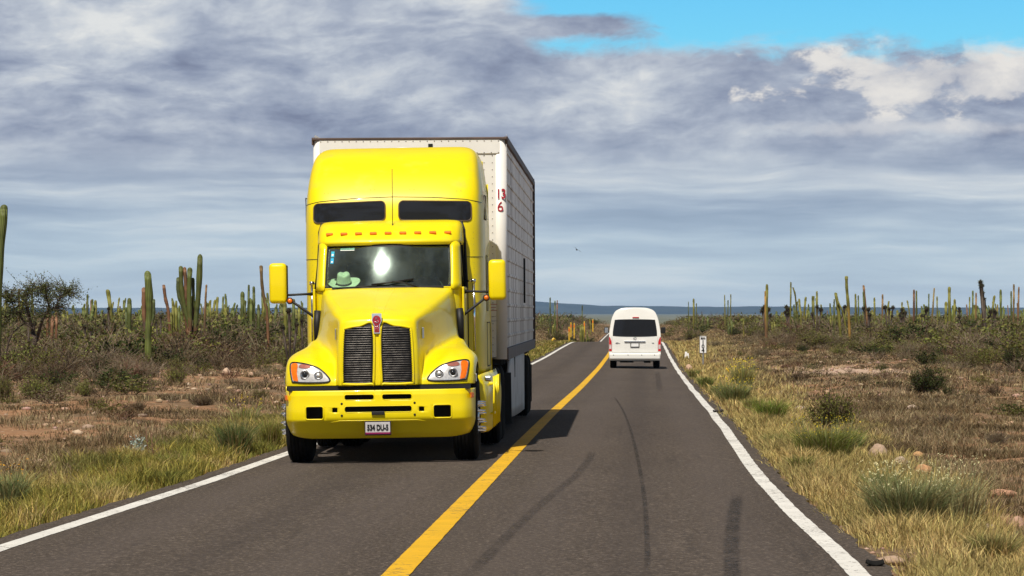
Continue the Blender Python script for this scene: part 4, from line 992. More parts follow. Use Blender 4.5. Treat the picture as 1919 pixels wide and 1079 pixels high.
# ------------------------------------------------------------------ plants
VEG = tint_mat('foliage', 0.8, 0.25); TWG = tint_mat('twigs', 0.9, 0.0); CAC = tint_mat('cactus_skin', 0.6, 0.0, 0.35)
def cc(*c): return np.array(c, float)
class Bag:
    """vertex / triangle / colour arrays that grow"""
    def __init__(s): s.V = []; s.T = []; s.C = []; s.n = 0
    def add(s, V, T, C):
        V = np.asarray(V, np.float32); T = np.asarray(T, np.int32)
        C = np.broadcast_to(np.asarray(C, np.float32), (len(V), 3))
        s.V.append(V); s.T.append(T+s.n); s.C.append(C); s.n += len(V)
    def arr(s): return np.concatenate(s.V), np.concatenate(s.T), np.concatenate(s.C)
    def build(s, name, mat, parent=None, smooth=False):
        V, T, C = s.arr(); return np_mesh(name, V, T, mat, parent, col=C, smooth=smooth)
def ribbons(bag, P0, P1, w0, w1, col, rng, bow=0.0):
    """thin two-triangle-per-half twigs from P0 to P1"""
    n = len(P0); d = P1-P0; r = rng.normal(size=(n, 3)); s_ = np.cross(d, r); s_ /= np.linalg.norm(s_, axis=1, keepdims=True)+1e-9
    mid = (P0+P1)/2+np.cross(s_, d)*bow
    w0 = np.broadcast_to(w0, (n,))[:, None]; w1 = np.broadcast_to(w1, (n,))[:, None]
    V = np.stack([P0-s_*w0, P0+s_*w0, mid-s_*(w0+w1)/2, mid+s_*(w0+w1)/2, P1-s_*w1, P1+s_*w1], 1).reshape(-1, 3)
    b = np.arange(n)[:, None]*6; T = np.concatenate([b+np.array([[0, 1, 3]]), b+np.array([[0, 3, 2]]), b+np.array([[2, 3, 5]]), b+np.array([[2, 5, 4]])])
    C = np.repeat(np.broadcast_to(col, (n, 3)), 6, 0); bag.add(V, T, C)
def leaves(bag, P, size, col, rng, up=0.3):
    n = len(P); a = rng.normal(size=(n, 3)); a[:, 2] += up; a /= np.linalg.norm(a, axis=1, keepdims=True)
    b = np.cross(a, rng.normal(size=(n, 3))); b /= np.linalg.norm(b, axis=1, keepdims=True)+1e-9
    s = (np.broadcast_to(size, (n,))*rng.uniform(.6, 1.3, n))[:, None]
    V = np.stack([P, P+a*s*.5+b*s*.28, P+a*s, P+a*s*.5-b*s*.28], 1).reshape(-1, 3)
    i = np.arange(n)[:, None]*4; T = np.concatenate([i+np.array([[0, 1, 2]]), i+np.array([[0, 2, 3]])])
    bag.add(V, T, np.repeat(np.broadcast_to(col, (n, 3)), 4, 0))
def jit(col, n, rng, amp=.25, hue=.08):
    k = rng.uniform(1-amp, 1+amp, (n, 1)); return np.clip(np.asarray(col)*k*(1+rng.uniform(-hue, hue, (n, 3))), 0, 1)
def blades(bag, base, h, w, col, rng, lean=.35, gdir=None):
    n = len(base); a = rng.uniform(0, 2*math.pi, n); h = np.broadcast_to(h, (n,)); w = np.broadcast_to(w, (n,))
    s_ = np.stack([np.cos(a), np.sin(a), 0*a], 1)*w[:, None]/2
    d = rng.normal(size=(n, 3))*lean; d[:, 2] = 0
    if gdir is not None: d = d*0.6+gdir
    m = base+np.stack([d[:, 0]*h*.35, d[:, 1]*h*.35, h*.6], 1); t = base+np.stack([d[:, 0]*h, d[:, 1]*h, h*rng.uniform(.75, 1.0, n)], 1)
    V = np.stack([base-s_, base+s_, m-s_*.8, m+s_*.8, t], 1).reshape(-1, 3)
    i = np.arange(n)[:, None]*5; T = np.concatenate([i+np.array([[0, 1, 3]]), i+np.array([[0, 3, 2]]), i+np.array([[2, 3, 4]])])
    bag.add(V, T, np.repeat(col, 5, 0))
# ---- templates, each (twig arrays, leaf arrays), about unit height
def shrub(seed, nb, nsub, spread, twig, leafcol=None, nleaf=0, lsize=.05, tw=.012, fill=1.0):
    rng = np.random.default_rng(seed); tb = Bag(); lb = Bag()
    a = rng.uniform(0, 2*math.pi, nb); e = rng.uniform(.15, 1.0, nb)**.7; r0 = rng.uniform(0, .12, nb)
    P0 = np.stack([np.cos(a)*r0, np.sin(a)*r0, -.05+0*a], 1)
    L = rng.uniform(.55, 1.0, nb); rad = spread*np.sqrt(rng.uniform(0, 1, nb))
    P1 = np.stack([np.cos(a)*rad*.8, np.sin(a)*rad*.8, L*np.sqrt(np.clip(1-(rad/spread/1.15)**2, .08, 1))*.85], 1)
    ribbons(tb, P0, P1, tw, tw*.6, jit(twig, nb, rng), rng, .15)
    k = rng.integers(0, nb, nsub); t = rng.uniform(.3, 1.0, nsub)[:, None]
    Q0 = P0[k]*(1-t)+P1[k]*t; dd = (P1[k]-P0[k])*.35+rng.normal(size=(nsub, 3))*.14*np.array([1, 1, .8]); dd[:, 2] = np.abs(dd[:, 2])*.8+.03
    Q1 = Q0+dd*rng.uniform(.5, 1.2, (nsub, 1))
    ribbons(tb, Q0, Q1, tw*.55, tw*.25, jit(twig, nsub, rng), rng, .1)
    if nleaf:
        k = rng.integers(0, nsub, nleaf); t = rng.uniform(.1, 1.05, (nleaf, 1)); C0 = Q0[k]*(1-t)+Q1[k]*t+rng.normal(size=(nleaf, 3))*.02
        leaves(lb, C0, lsize, jit(leafcol, nleaf, rng, .35, .1), rng)
    return tb, lb
GREYT = cc(.165, .125, .085); BRNT = cc(.10, .07, .042); REDT = cc(.12, .062, .04)
OLIVE = cc(.13, .13, .03); DGREEN = cc(.045, .058, .014); LGREEN = cc(.20, .22, .05); DUST = cc(.155, .145, .06); YGRN = cc(.24, .23, .045); SAGE = cc(.25, .29, .22)
TPL = {
 'grey':  [shrub(s, 50, 330, .75, GREYT, DUST, 260, .04) for s in (1, 2, 3)],
 'brown': [shrub(s, 45, 300, .75, BRNT, cc(.16, .12, .07), 220, .045) for s in (4, 5)],
 'red':   [shrub(s, 50, 300, .8, REDT, cc(.14, .08, .045), 120, .04) for s in (6,)],
 'olive': [shrub(s, 35, 200, .8, BRNT, OLIVE, 900, .055) for s in (7, 8)],
 'dark':  [shrub(s, 30, 160, .8, BRNT*.6, DGREEN, 1100, .06) for s in (9, 10)],
 'light': [shrub(s, 30, 160, .8, BRNT, LGREEN, 800, .06) for s in (11, 12)],
 'dusty': [shrub(s, 40, 240, .8, GREYT, DUST, 600, .05) for s in (13, 14)],
}
def put(bagT, bagL, tpl, x, y, z, sc, rot, rng, cj=.15):
    c, s = math.cos(rot), math.sin(rot); M = np.array([[c, -s, 0], [s, c, 0], [0, 0, 1]])
    k = 1+rng.uniform(-cj, cj)
    for src, dst in ((tpl[0], bagT), (tpl[1], bagL)):
        if src.n == 0: continue
        V, T, C = src.arr(); dst.add((V*np.asarray(sc, float))@M.T+np.array([x, y, z]), T, np.clip(C*k, 0, 1))
def visible(x, y, m=1.2): return abs(x/y)*F < 960*m+60
rg = np.random.default_rng(21)
# ---- the scrub that reads as one mass
kinds = ['grey', 'brown', 'red', 'olive', 'dark', 'light', 'dusty']
bT, bL = Bag(), Bag()
def edge_d(side, D): return (12.6 if D < 130 else 11.5 if D < 200 else 9.0 if D < 320 else 6.5) if side < 0 else (13.2 if D < 170 else 11.0 if D < 260 else 9.0 if D < 300 else 6.0)
def lod(t, keep, rng, grow):
    out = []
    for b, nv in ((t[0], 6), (t[1], 4)):
        nb_ = Bag()
        if b.n:
            V, T, C = b.arr(); n = len(V)//nv; k = rng.permutation(n)[:max(1, int(n*keep))]
            Vn = V.reshape(n, nv, 3)[k]; c0 = Vn.mean(1, keepdims=True)
            if nv == 4: Vn = c0+(Vn-c0)*grow
            else:
                ctr = (Vn[:, [0, 2, 4]]+Vn[:, [1, 3, 5]])/2
                for q in range(3):
                    for e_ in (0, 1): Vn[:, 2*q+e_] = ctr[:, q]+(Vn[:, 2*q+e_]-ctr[:, q])*(1+(grow-1)*.35)
            Cn = C.reshape(n, nv, 3)[k]; i = np.arange(len(k))[:, None]*nv
            Tt = [[0, 1, 3], [0, 3, 2], [2, 3, 5], [2, 5, 4]] if nv == 6 else [[0, 1, 2], [0, 2, 3]]
            nb_.add(Vn.reshape(-1, 3), np.concatenate([i+np.array([tt]) for tt in Tt]), Cn.reshape(-1, 3))
        out.append(nb_)
    return out
LOD = {k: [lod(t, .42, rg, 1.6) for t in v] for k, v in TPL.items()}
LOD2 = {k: [lod(t, .14, rg, 2.8) for t in v] for k, v in TPL.items()}
for (D0, D1, dens, hs_, L_) in ((70, 118, .30, (.6, 1.35), 0), (118, 165, .34, (.7, 1.7), 1), (165, 300, .23, (1.0, 2.15), 1), (300, 700, .065, (1.1, 2.2), 2)):
    A = (D1**2-D0**2)*.5*.36; N = int(A*dens)
    for _ in range(N):
        y = math.sqrt(rg.uniform(D0**2, D1**2)); x = rg.uniform(-.18, .18)*y; d = x-float(xc(y))
        e = edge_d(np.sign(d), y)+1.6*float(wav(y, 0.0, 31, 4, 5 if d < 0 else 6))
        if abs(d) < e: continue
        pat = float(wav(x, y, 38, 4, 7))
        pr = np.array([.24, .16, .07, .18, .09, .06, .20]) if d < 0 else np.array([.24, .10, .04, .22, .09, .07, .24])
        if pat > .4: pr = pr*np.array([.4, .6, .6, 2.4, 1.5, 2.0, 1.0])
        k = rg.choice(kinds, p=pr/pr.sum()); src = (TPL, LOD, LOD2)[L_][k]; h = rg.uniform(*hs_)*(1.0 if d < 0 else .85)
        if abs(d) < e+2.5: h *= .6
        wd = rg.uniform(.9, 1.5)*h
        put(bT, bL, src[rg.integers(len(src))], x, y, Z(x, y), (wd, wd, h), rg.uniform(0, 6.28), rg, .22)
# low dead scrub dotted over the open ground near the road
for _ in range(1500):
    y = math.sqrt(rg.uniform(26**2, 230**2)); x = rg.uniform(-.18, .18)*y; d = x-float(xc(y)); e = edge_d(np.sign(d), y)
    if abs(d) > e+1 or abs(d) < 6.3: continue
    k = rg.choice(['grey', 'brown', 'dusty', 'red', 'olive', 'dark'], p=[.24, .22, .22, .08, .15, .09]); src = (LOD if y > 60 else TPL)[k]; h = rg.uniform(.14, .40)*(1+.5*(abs(d) > e-3))
    wd = h*rg.uniform(1.2, 2.4); put(bT, bL, src[rg.integers(len(src))], x, y, Z(x, y)-.02, (wd, wd, h), rg.uniform(0, 6.28), rg, .25)
so = bT.build('scrub', TWG); tag(so, kind='stuff'); so2 = bL.build('scrub_leaves', VEG); tag(so2, kind='stuff')

# ---- grass along both shoulders, and dead grass beyond it
def tufts(name, N, D0, D1, dfun, hfun, colf, per, wf, rad, seed, lean=.45, both=(-1, 1), thr=None):
    rng = np.random.default_rng(seed); bag = Bag()
    y = np.sqrt(rng.uniform(D0**1.0, D1**1.0, N)**2) if D1 < 80 else D0*(D1/D0)**rng.uniform(0, 1, N)
    sd_ = rng.choice(both, N); d = dfun(rng, N, y, sd_)*sd_; x = xc(y)+d
    ok = np.abs(x/y)*F < 960*1.12+40
    y, x, d, sd_ = y[ok], x[ok], d[ok], sd_[ok]
    if thr is not None: ok = wav(x, y, 6.0, 6, 9)*.7+rng.normal(size=len(x))*.35 > thr(x, y, d); y, x, d, sd_ = y[ok], x[ok], d[ok], sd_[ok]
    n = len(y); hh = hfun(rng, x, y, d, n); cl_ = colf(rng, x, y, d, n)
    k = np.repeat(np.arange(n), per); q = len(k); rr_ = rad*np.sqrt(rng.uniform(0, 1, q)); aa = rng.uniform(0, 6.28, q)
    ox, oy = rr_*np.cos(aa), rr_*np.sin(aa); X, Y = x[k]+ox, y[k]+oy
    base = np.stack([X, Y, zgr(X, Y)-.015], 1); g = np.stack([ox, oy, 0*ox], 1)/rad*.45
    C = np.clip(cl_[k]*rng.uniform(.35, 1.55, (q, 1))*(1+rng.uniform(-.08, .08, (q, 3))), 0, 1)
    blades(bag, base, hh[k]*rng.uniform(.5, 1.15, q), wf(y[k]), C, rng, lean, g)
    return tag(bag.build(name, VEG), kind='stuff')
def edge_off(y, s): return np.where(s > 0, offR(y)+.30, offL(y)+.36)
def dsh(rng, N, y, s): return edge_off(y, s)+.02+np.abs(rng.normal(size=N))*.10+rng.uniform(0, 1, N)**1.3*np.where(s > 0, 1.15+y*.012, 2.1)*(1+.25*wav(y, y*0, 7, 4, 8))
GA, GB, GC, GD = cc(.40, .335, .065), cc(.55, .42, .18), cc(.14, .155, .035), cc(.62, .50, .22)
def csh(rng, x, y, d, n):
    p = wav(x, y, 4.5, 6, 11); t = np.clip(.5+p*.6+rng.normal(size=n)*.18, 0, 1)[:, None]
    far_ = np.clip((np.abs(d)-4.6)/1.6, 0, 1)[:, None]
    right = (d > 0)[:, None]
    c = GC*(1-t)+GA*t; c = np.where(t > .62, GA*(1-(t-.62)*2.6)+GB*(t-.62)*2.6, c)
    c = np.where(right, c*.38+GB*.62, c*.85+GA*.08); return c*(1-far_*.45)+cc(.36, .29, .17)*far_*.45
def hsh(rng, x, y, d, n): return .05+.16*np.clip(.5+wav(x, y, 2.3, 5, 12)*.7, 0, 1)+rng.uniform(0, .12, n)**1.0-.06*(np.abs(d) < edge_off(y, np.sign(d))+.25)
wfn = lambda a, b: (lambda y: np.clip(a+b*(y-22)/40, a, .05))
grs = tufts('roadside_grass', 8200, 20, 62, dsh, hsh, csh, 42, wfn(.0065, .006), .15, 31, thr=lambda x, y, d: np.where(d > 0, -.12, -.28)+.10*(np.abs(d)-4))
grs2 = tufts('roadside_grass', 5200, 60, 330, dsh, hsh, csh, 16, wfn(.010, .008), .26, 32)
def dfar(rng, N, y, s): return 4.5+rng.uniform(0, 1, N)**1.1*np.where(y < 70, 10.5, 12)
def cfar(rng, x, y, d, n):
    t = np.clip(.5+wav(x, y, 7, 6, 13)*.6+rng.normal(size=n)*.2, 0, 1)[:, None]
    return (cc(.15, .105, .052)*(1-t)+cc(.34, .265, .15)*t)*rng.uniform(.6, 1.25, (n, 1))
def hfar(rng, x, y, d, n): return .08+.13*np.clip(.5+wav(x, y, 5, 5, 14), 0, 1)
thr = lambda x, y, d: np.where(d < 0, np.clip((np.abs(d)-6.8)*.22, -.9, .38), -.6+np.clip((np.abs(d)-9.0)*.10, 0, .5)+np.where((y > 108) & (y < 134) & (x > 9) & (x < 13.6), 1.1, 0))
tufts('dry_grass', 19000, 20, 75, dfar, hfar, cfar, 22, wfn(.007, .006), .20, 33, .8, thr=thr)
tufts('dry_grass', 11000, 75, 250, dfar, hfar, cfar, 16, wfn(.010, .009), .30, 34, .8, thr=thr)

tufts('dry_grass', 6000, 240, 620, lambda rng, N, y, s: 3.6+rng.uniform(0, 1, N)*9, lambda rng, x, y, d, n: .12+.2*rng.uniform(0, 1, n), cfar, 12, lambda y: y*0+.045, .5, 35, .8)
# ---- stones scattered over the bare soil
def icos():
    b = bmesh.new(); bmesh.ops.create_icosphere(b, subdivisions=1, radius=1); V = np.array([v.co[:] for v in b.verts]); T = np.array([[v.index for v in f.verts] for f in b.faces]); b.free(); return V, T
IV, IT = icos()
def stones(name, N, D0, D1, dlo, dhi, smax, seed, side=(-1, 1), box_=None):
    rng = np.random.default_rng(seed); bag = Bag()
    for _ in range(N):
        y = D0*(D1/D0)**rng.uniform(); s = rng.choice(side); d = s*rng.uniform(dlo, dhi); x = float(xc(y))+d
        if box_: x = rng.uniform(*box_[0])*y/F; y = y
        if abs(x/y)*F > 1080: continue
        sz = smax*rng.uniform(.12, 1)**2.2; V = IV*(1+rng.uniform(-.28, .28, (len(IV), 1)))*np.array([1.2, 1, .55])*sz
        a = rng.uniform(0, 6.28); M = np.array([[math.cos(a), -math.sin(a), 0], [math.sin(a), math.cos(a), 0], [0, 0, 1]])
        c = cc(.42, .29, .19)*rng.uniform(.6, 1.25)*np.array([1, rng.uniform(.88, 1.12), rng.uniform(.8, 1.25)])
        bag.add(V@M.T+np.array([x, y, Z(x, y)+sz*.15]), IT, np.clip(c, 0, .7))
    return tag(bag.build(name, TWG), kind='stuff')
stones('gravel', 1500, 24, 140, 5.5, 15, .10, 41, (-1,)); stones('gravel', 1300, 24, 160, 6.0, 16, .11, 42, (1,))
stones('gravel', 900, 108, 134, 6, 12, .07, 43, (1,), ((480, 740), 0)); stones('gravel', 1500, 20, 110, 3.15, 3.7, .022, 44)
def rock(px, py, wpx, hpx, col, label, seed):
    D = (py-HOR) and 1.93*F/(py-HOR)
    for _ in range(20): x = PX(px, D); D = .5*D+.5*(CZ-Z(x, D))*F/(py-HOR)
    x = PX(px, D); rng = np.random.default_rng(seed); b = bmesh.new(); bmesh.ops.create_icosphere(b, subdivisions=3, radius=1)
    w_, h_ = wpx/F*D/1.8, hpx/F*D/1.3; ph = rng.uniform(0, 6, 6)
    for v in b.verts:
        n = v.co.copy(); k = 1+.12*math.sin(3*n.x+ph[0])+.10*math.sin(4*n.y+ph[1]+2*n.z)+.06*math.sin(9*n.x+ph[2])*math.cos(7*n.z+ph[3])
        v.co = Vector((n.x*w_*k, n.y*w_*.85*k, n.z*h_*k))
    for f in b.faces: f.smooth = True
    me = bpy.data.meshes.new('rock'); b.to_mesh(me); b.free()
    me.materials.append(pmat('sandstone', col, .9, 0, 0, .25, 14, .5, 60, dirt=(tuple(c*.55 for c in col), .5, .75, 9)))
    o = bpy.data.objects.new('rock', me); link(o); o.location = (x, D, Z(x, D)+h_*.55); o.rotation_euler.z = rng.uniform(0, 3)
    tag(o, label, 'rock', 'rocks lying beside the road')
RK = [(1645, 866, 36, 26, (.40, .28, .20), 'large pale pink rock at the edge of the grass, right of the flowering clumps'),
 (1719, 861, 24, 12, (.50, .29, .13), 'flat orange rock alone on the dry grass, upper of the right-hand group'),
 (1731, 893, 34, 20, (.46, .25, .12), 'rounded orange rock below the flat one, beside the tall green clump'),
 (1690, 884, 40, 24, (.42, .32, .24), 'broad pale rock between the pink rock and the rounded orange rock'),
 (1880, 932, 46, 14, (.48, .26, .16), 'long low reddish rock near the right edge of the picture'),
 (1853, 1005, 26, 20, (.40, .30, .24), 'pale rock sunk in dry grass below the long reddish rock'),
 (1668, 1058, 48, 14, (.42, .29, .20), 'flat tan rock beside the road edge at the bottom right'),
 (1905, 990, 34, 18, (.44, .27, .19), 'pinkish rock cut off by the right edge of the picture'),
 (1292, 694, 12, 9, (.48, .32, .22), 'small pale rock near the kilometre sign'),
 (1500, 772, 22, 10, (.46, .36, .28), 'small pale rock behind the olive bush'),
 (1712, 770, 26, 9, (.50, .38, .29), 'pale flat stone on the open ground below the dark bush'),
 (258, 695, 18, 12, (.52, .40, .28), 'pale boulder at the foot of the scrub on the left'),
 (424, 702, 18, 11, (.52, .37, .26), 'cream boulder, left one of the pair near the truck'),
 (468, 706, 12, 8, (.50, .33, .22), 'small tan boulder, right one of the pair near the truck'),
 (90, 786, 22, 7, (.46, .29, .19), 'low reddish stone on the bare soil at the left'),
 (112, 795, 14, 6, (.48, .33, .24), 'smaller stone just right of the low reddish stone')]
for i, r_ in enumerate(RK): rock(*r_, 60+i)

# ---- single bushes, clumps and flowers that stand out
def ground_D(px, py):
    D = 1.93*F/(py-HOR)
    for _ in range(40): x = PX(px, D); D = .5*D+.5*(CZ-Z(x, D))*F/(py-HOR)
    return D
def bush(px, py, wpx, hpx, kind, name, label, cat, seed, dense_=1, flowers=None, group=None, D=None):
    D = D or ground_D(px, py); x = PX(px, D); rng = np.random.default_rng(seed)
    root = empty(name, (x, D, Z(x, D)-.02)); tag(root, label, cat, group)
    a, b = Bag(), Bag(); w_, h_ = wpx/F*D/1.55, hpx/F*D
    src = TPL[kind]
    for k in range(dense_):
        put(a, b, src[k % len(src)], rng.normal()*.12*w_*(k > 0), rng.normal()*.12*w_*(k > 0), 0, (w_*rng.uniform(.85, 1), w_*rng.uniform(.85, 1), h_*rng.uniform(.85, 1.0)), rng.uniform(0, 6.28), rng, .1)
    a.build('stems', TWG, root); b.build('leaves', VEG, root)
    return root
def clump(px, py, wpx, hpx, col, nm, label, seed, n=700, fl=None, nf=60, D=None, thin=.007):
    py += 7; hpx *= 1.25; wpx *= 1.15; col = col*1.2; n = int(n*1.2)
    """a tuft of upright grassy stems, perhaps with flower heads"""
    D = D or ground_D(px, py); x = PX(px, D); rng = np.random.default_rng(seed); w_, h_ = wpx/F*D/2, hpx/F*D
    root = empty(nm, (x, D, Z(x, D)-.02)); tag(root, label, 'flowering clump' if fl is not None else 'grass clump')
    b = Bag(); r_ = w_*.55*np.sqrt(rng.uniform(0, 1, n)); a = rng.uniform(0, 6.28, n); base = np.stack([r_*np.cos(a), r_*np.sin(a), 0*a], 1)
    g = base/(w_)*.9*w_/max(h_, .05)
    blades(b, base, h_*rng.uniform(.55, 1.05, n), thin*max(1, D/45), np.where(rng.uniform(size=(n, 1)) < .22, jit(cc(.36, .29, .13), n, rng, .3), jit(col, n, rng, .6, .15)), rng, .42, g*1.25); b.build('blades', VEG, root)
    if fl is not None:
        f = Bag(); k = rng.integers(0, n, nf); P = base[k]+g[k]*h_*rng.uniform(.8, 1.2, (nf, 1)); P[:, 2] = h_*rng.uniform(.62, 1.18, nf)
        ribbons(f, base[k], P, .003*D/45, .002*D/45, jit(cc(.22, .24, .10), nf, rng), rng)
        s_ = .0105*max(1, D/42)
        for q in range(3): leaves(f, P+rng.normal(size=P.shape)*s_*.35, s_*1.5, jit(fl, nf, rng, .25, .05), rng, .2)
        f.build('flower_heads', VEG, root)
    return root
YF, WF = cc(.80, .62, .05), cc(.78, .74, .42)
bush(1560, 812, 130, 108, 'olive', 'bush', 'rounded olive bush with bare twigs behind the yellow-flowered clump', 'bush', 1, 3)
bush(1735, 738, 92, 64, 'dark', 'bush', 'dark green leafy bush alone on the open ground at the right', 'bush', 2, 3)
bush(1778, 742, 44, 34, 'dark', 'bush', 'small dark bush leaning out to the right of the dark leafy bush', 'bush', 3, 1)
bush(1376, 630, 40, 24, 'dark', 'bush', 'round very dark bush in front of the distant scrub, up from the sign', 'bush', 4, 2)
bush(1506, 658, 36, 20, 'dark', 'bush', 'low dark bush in the middle distance right of the round dark one', 'bush', 5, 2)
bush(1365, 588, 42, 20, 'dark', 'bush', 'broad dark green bush on the skyline above the round dark one', 'bush', 6, 2, D=330)
bush(327, 722, 62, 50, 'light', 'bush', 'light green leafy bush beside the cream boulder on the left', 'bush', 7, 2)
bush(66, 748, 78, 54, 'light', 'bush', 'bright green leafy bush under the tree at the left', 'bush', 8, 3)
bush(10, 752, 50, 66, 'olive', 'bush', 'green bush cut off by the left edge of the picture', 'bush', 9, 2)
bush(160, 745, 50, 40, 'light', 'bush', 'smaller green bush right of the bright green bush under the tree', 'bush', 10, 2)
bush(100, 745, 60, 40, 'red', 'bush', 'reddish brown dead bush between two green bushes at the left', 'bush', 11, 2)
bush(492, 750, 46, 32, 'olive', 'bush', 'low dark olive bush just left of the truck headlight', 'bush', 12, 2)
bush(440, 672, 60, 44, 'light', 'bush', 'grey-green spreading bush behind the boulders by the truck', 'bush', 13, 2)
bush(1900, 690, 60, 60, 'dark', 'bush', 'tall dark bush at the right edge of the picture', 'bush', 14, 2)
bush(1620, 628, 90, 36, 'olive', 'bush', 'wide green bush below the tallest right-hand cactus', 'bush', 15, 3, D=190)
bush(1530, 640, 100, 40, 'olive', 'bush', 'wide olive bush left of the green one below the tall cactus', 'bush', 16, 3, D=175)
bush(1790, 640, 80, 54, 'olive', 'bush', 'olive bush in the scrub below the leaning yucca', 'bush', 17, 3, D=170)
bush(345, 672, 110, 76, 'red', 'bush', 'dark reddish brown thicket under the candelabra cactus', 'bush', 18, 3, D=135)
bush(215, 655, 70, 70, 'dark', 'bush', 'dark thicket left of the tall straight cactus', 'bush', 19, 2, D=150)
bush(1068, 612, 46, 22, 'dark', 'bush', 'dark green bush on the skyline right of the trailer', 'bush', 20, 2, D=310)
bush(1100, 612, 50, 26, 'dark', 'bush', 'second dark green skyline bush, nearer the road gap', 'bush', 21, 2, D=300)
bush(1040, 612, 56, 28, 'olive', 'bush', 'green bush against the trailer edge below the thin cacti', 'bush', 22, 2, D=290)
bush(1300, 612, 70, 22, 'olive', 'bush', 'olive skyline bush just right of the road gap', 'bush', 23, 2, D=300)
bush(1268, 606, 46, 16, 'brown', 'bush', 'low brownish bush at the right side of the road gap', 'bush', 24, 2, D=330)
clump(1700, 985, 160, 90, cc(.20, .215, .095), 'flowering_clump', 'tall blue-green clump with pale yellow flowers at the lower right', 31, 2600, WF, 190)
clump(1655, 940, 70, 60, cc(.18, .20, .07), 'flowering_clump', 'narrow green clump with tiny pale flowers touching the tall blue-green clump', 32, 900, WF, 50)
clump(1790, 985, 130, 100, cc(.30, .27, .14), 'flowering_clump', 'straggly straw-coloured clump with scattered flowers near the right edge', 33, 700, WF, 70)
clump(1545, 862, 120, 66, cc(.165, .19, .04), 'flowering_clump', 'dense green clump with bright yellow flowers beside the right shoulder', 34, 1900, YF, 150)
clump(1590, 846, 60, 48, cc(.15, .19, .05), 'grass_clump', 'plain green clump behind the yellow-flowered one', 35, 700)
clump(1445, 790, 62, 46, cc(.17, .23, .035), 'grass_clump', 'bright green clump on the right shoulder in front of the olive bush', 36, 1000)
clump(1375, 752, 70, 40, cc(.17, .20, .07), 'flowering_clump', 'greyish green clump topped with yellow flowers on the right shoulder', 37, 1000, YF, 70)
clump(1392, 722, 50, 40, cc(.26, .24, .07), 'flowering_clump', 'yellow-flowered stalks behind the greyish green clump', 38, 350, YF, 80)
clump(1322, 722, 30, 24, cc(.15, .19, .04), 'grass_clump', 'small dark green clump farther up the right shoulder', 39, 500)
clump(1450, 838, 40, 34, cc(.17, .20, .05), 'grass_clump', 'low green tuft left of the yellow-flowered clump', 40, 500)
clump(440, 850, 74, 66, cc(.10, .14, .05), 'grass_clump', 'dark green clump on the left shoulder beside the truck', 41, 1100)
clump(505, 836, 50, 60, cc(.22, .22, .05), 'grass_clump', 'yellow-green clump right next to the truck bumper', 42, 700)
clump(20, 950, 60, 70, cc(.20, .24, .10), 'flowering_clump', 'green clump with orange flowers at the left edge of the picture', 43, 700, cc(.85, .42, .04), 24)
clump(460, 790, 60, 40, cc(.25, .25, .08), 'flowering_clump', 'thin stalks with yellow flowers behind the dark green clump', 44, 200, YF, 34)
# silver-leaved plant on the left shoulder
sp = ground_D(258, 862); root = empty('silver_plant', (PX(258, sp), sp, Z(PX(258, sp), sp))); tag(root, 'low silvery blue-leaved plant in the grass on the left shoulder', 'plant')
sT, sL = shrub(77, 26, 80, .8, cc(.2, .2, .16), cc(.42, .50, .46), 340, .11); k_ = .32
for b_, nm_, mt_ in ((sT, 'stems', TWG), (sL, 'leaves', VEG)):
    o_ = b_.build(nm_, mt_, root); o_.scale = (k_, k_, k_*1.05)
for (px, py, hpx, lb) in ((280, 866, 74, 'tall bare reddish stalk standing right of the silvery plant'), (290, 868, 60, 'shorter bare stalk just right of the tall one')):
    D = ground_D(px, py); x = PX(px, D); h = hpx/F*D
    o = MB().tube([(0, 0, 0), (-.03, 0, h*.5), (-.05, 0, h)], [.010, .007, .004], n=6).tube([(-.03, 0, h*.5), (.05, .02, h*.78)], [.005, .003], n=5).tube([(-.02, 0, h*.3), (.06, .02, h*.5)], [.005, .003], n=5).build('dry_stalk', pmat('stalk_bark', (.16, .08, .05), .9))
    o.location = (x, D, Z(x, D)); tag(o, lb, 'stalk', 'bare stalks by the silvery plant')

# ------------------------------------------------------------------ cacti
def column(bag, pts, r, col, base_col, ribs=11, seed=0, brown=.25, seg=5):
    rng = np.random.default_rng(seed); P = catmull(np.array(pts, float), seg); n = len(P); m = ribs*2
    t = np.linspace(0, 1, n); cap = 5
    Vs = []; Cs = []
    tt = np.concatenate([t[:-1], 1-(1-t[-2])*(1-np.sin(np.linspace(0, 1, cap)*math.pi/2))])
    L = np.linalg.norm(P[-1]-P[0]); rr = []
    for q, tq in enumerate(tt):
        p = np.array([np.interp(tq, t, P[:, k]) for k in range(3)])+np.array([.10*r*math.sin(tq*7+seed), .1*r*math.cos(tq*6+seed), 0])
        rad = r*(1-.07*math.cos(tq*9+seed)-.07*math.cos(tq*23+seed*2))*(.80+.25*math.sin(min(1, tq*1.6)*math.pi/2))
        dist = (1-tq)*L
        if dist < r*1.3: rad *= math.sqrt(max(0.02, 1-(1-dist/(r*1.3))**2))
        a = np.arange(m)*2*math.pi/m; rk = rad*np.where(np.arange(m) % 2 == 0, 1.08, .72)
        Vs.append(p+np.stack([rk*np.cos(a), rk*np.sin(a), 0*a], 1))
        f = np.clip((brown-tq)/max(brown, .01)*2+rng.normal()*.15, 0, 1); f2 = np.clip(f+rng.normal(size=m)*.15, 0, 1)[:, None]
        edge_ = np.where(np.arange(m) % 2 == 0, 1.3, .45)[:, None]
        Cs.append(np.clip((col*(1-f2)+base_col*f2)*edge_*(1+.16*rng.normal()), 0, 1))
    V = np.concatenate(Vs); Cc = np.concatenate(Cs); k = len(tt); i = np.arange(m)
    T = []
    for q in range(k-1):
        a = q*m+i; b = q*m+(i+1) % m; c_ = b+m; d = a+m; T += [np.stack([a, b, c_], 1), np.stack([a, c_, d], 1)]
    bag.add(V, np.concatenate(T), Cc)
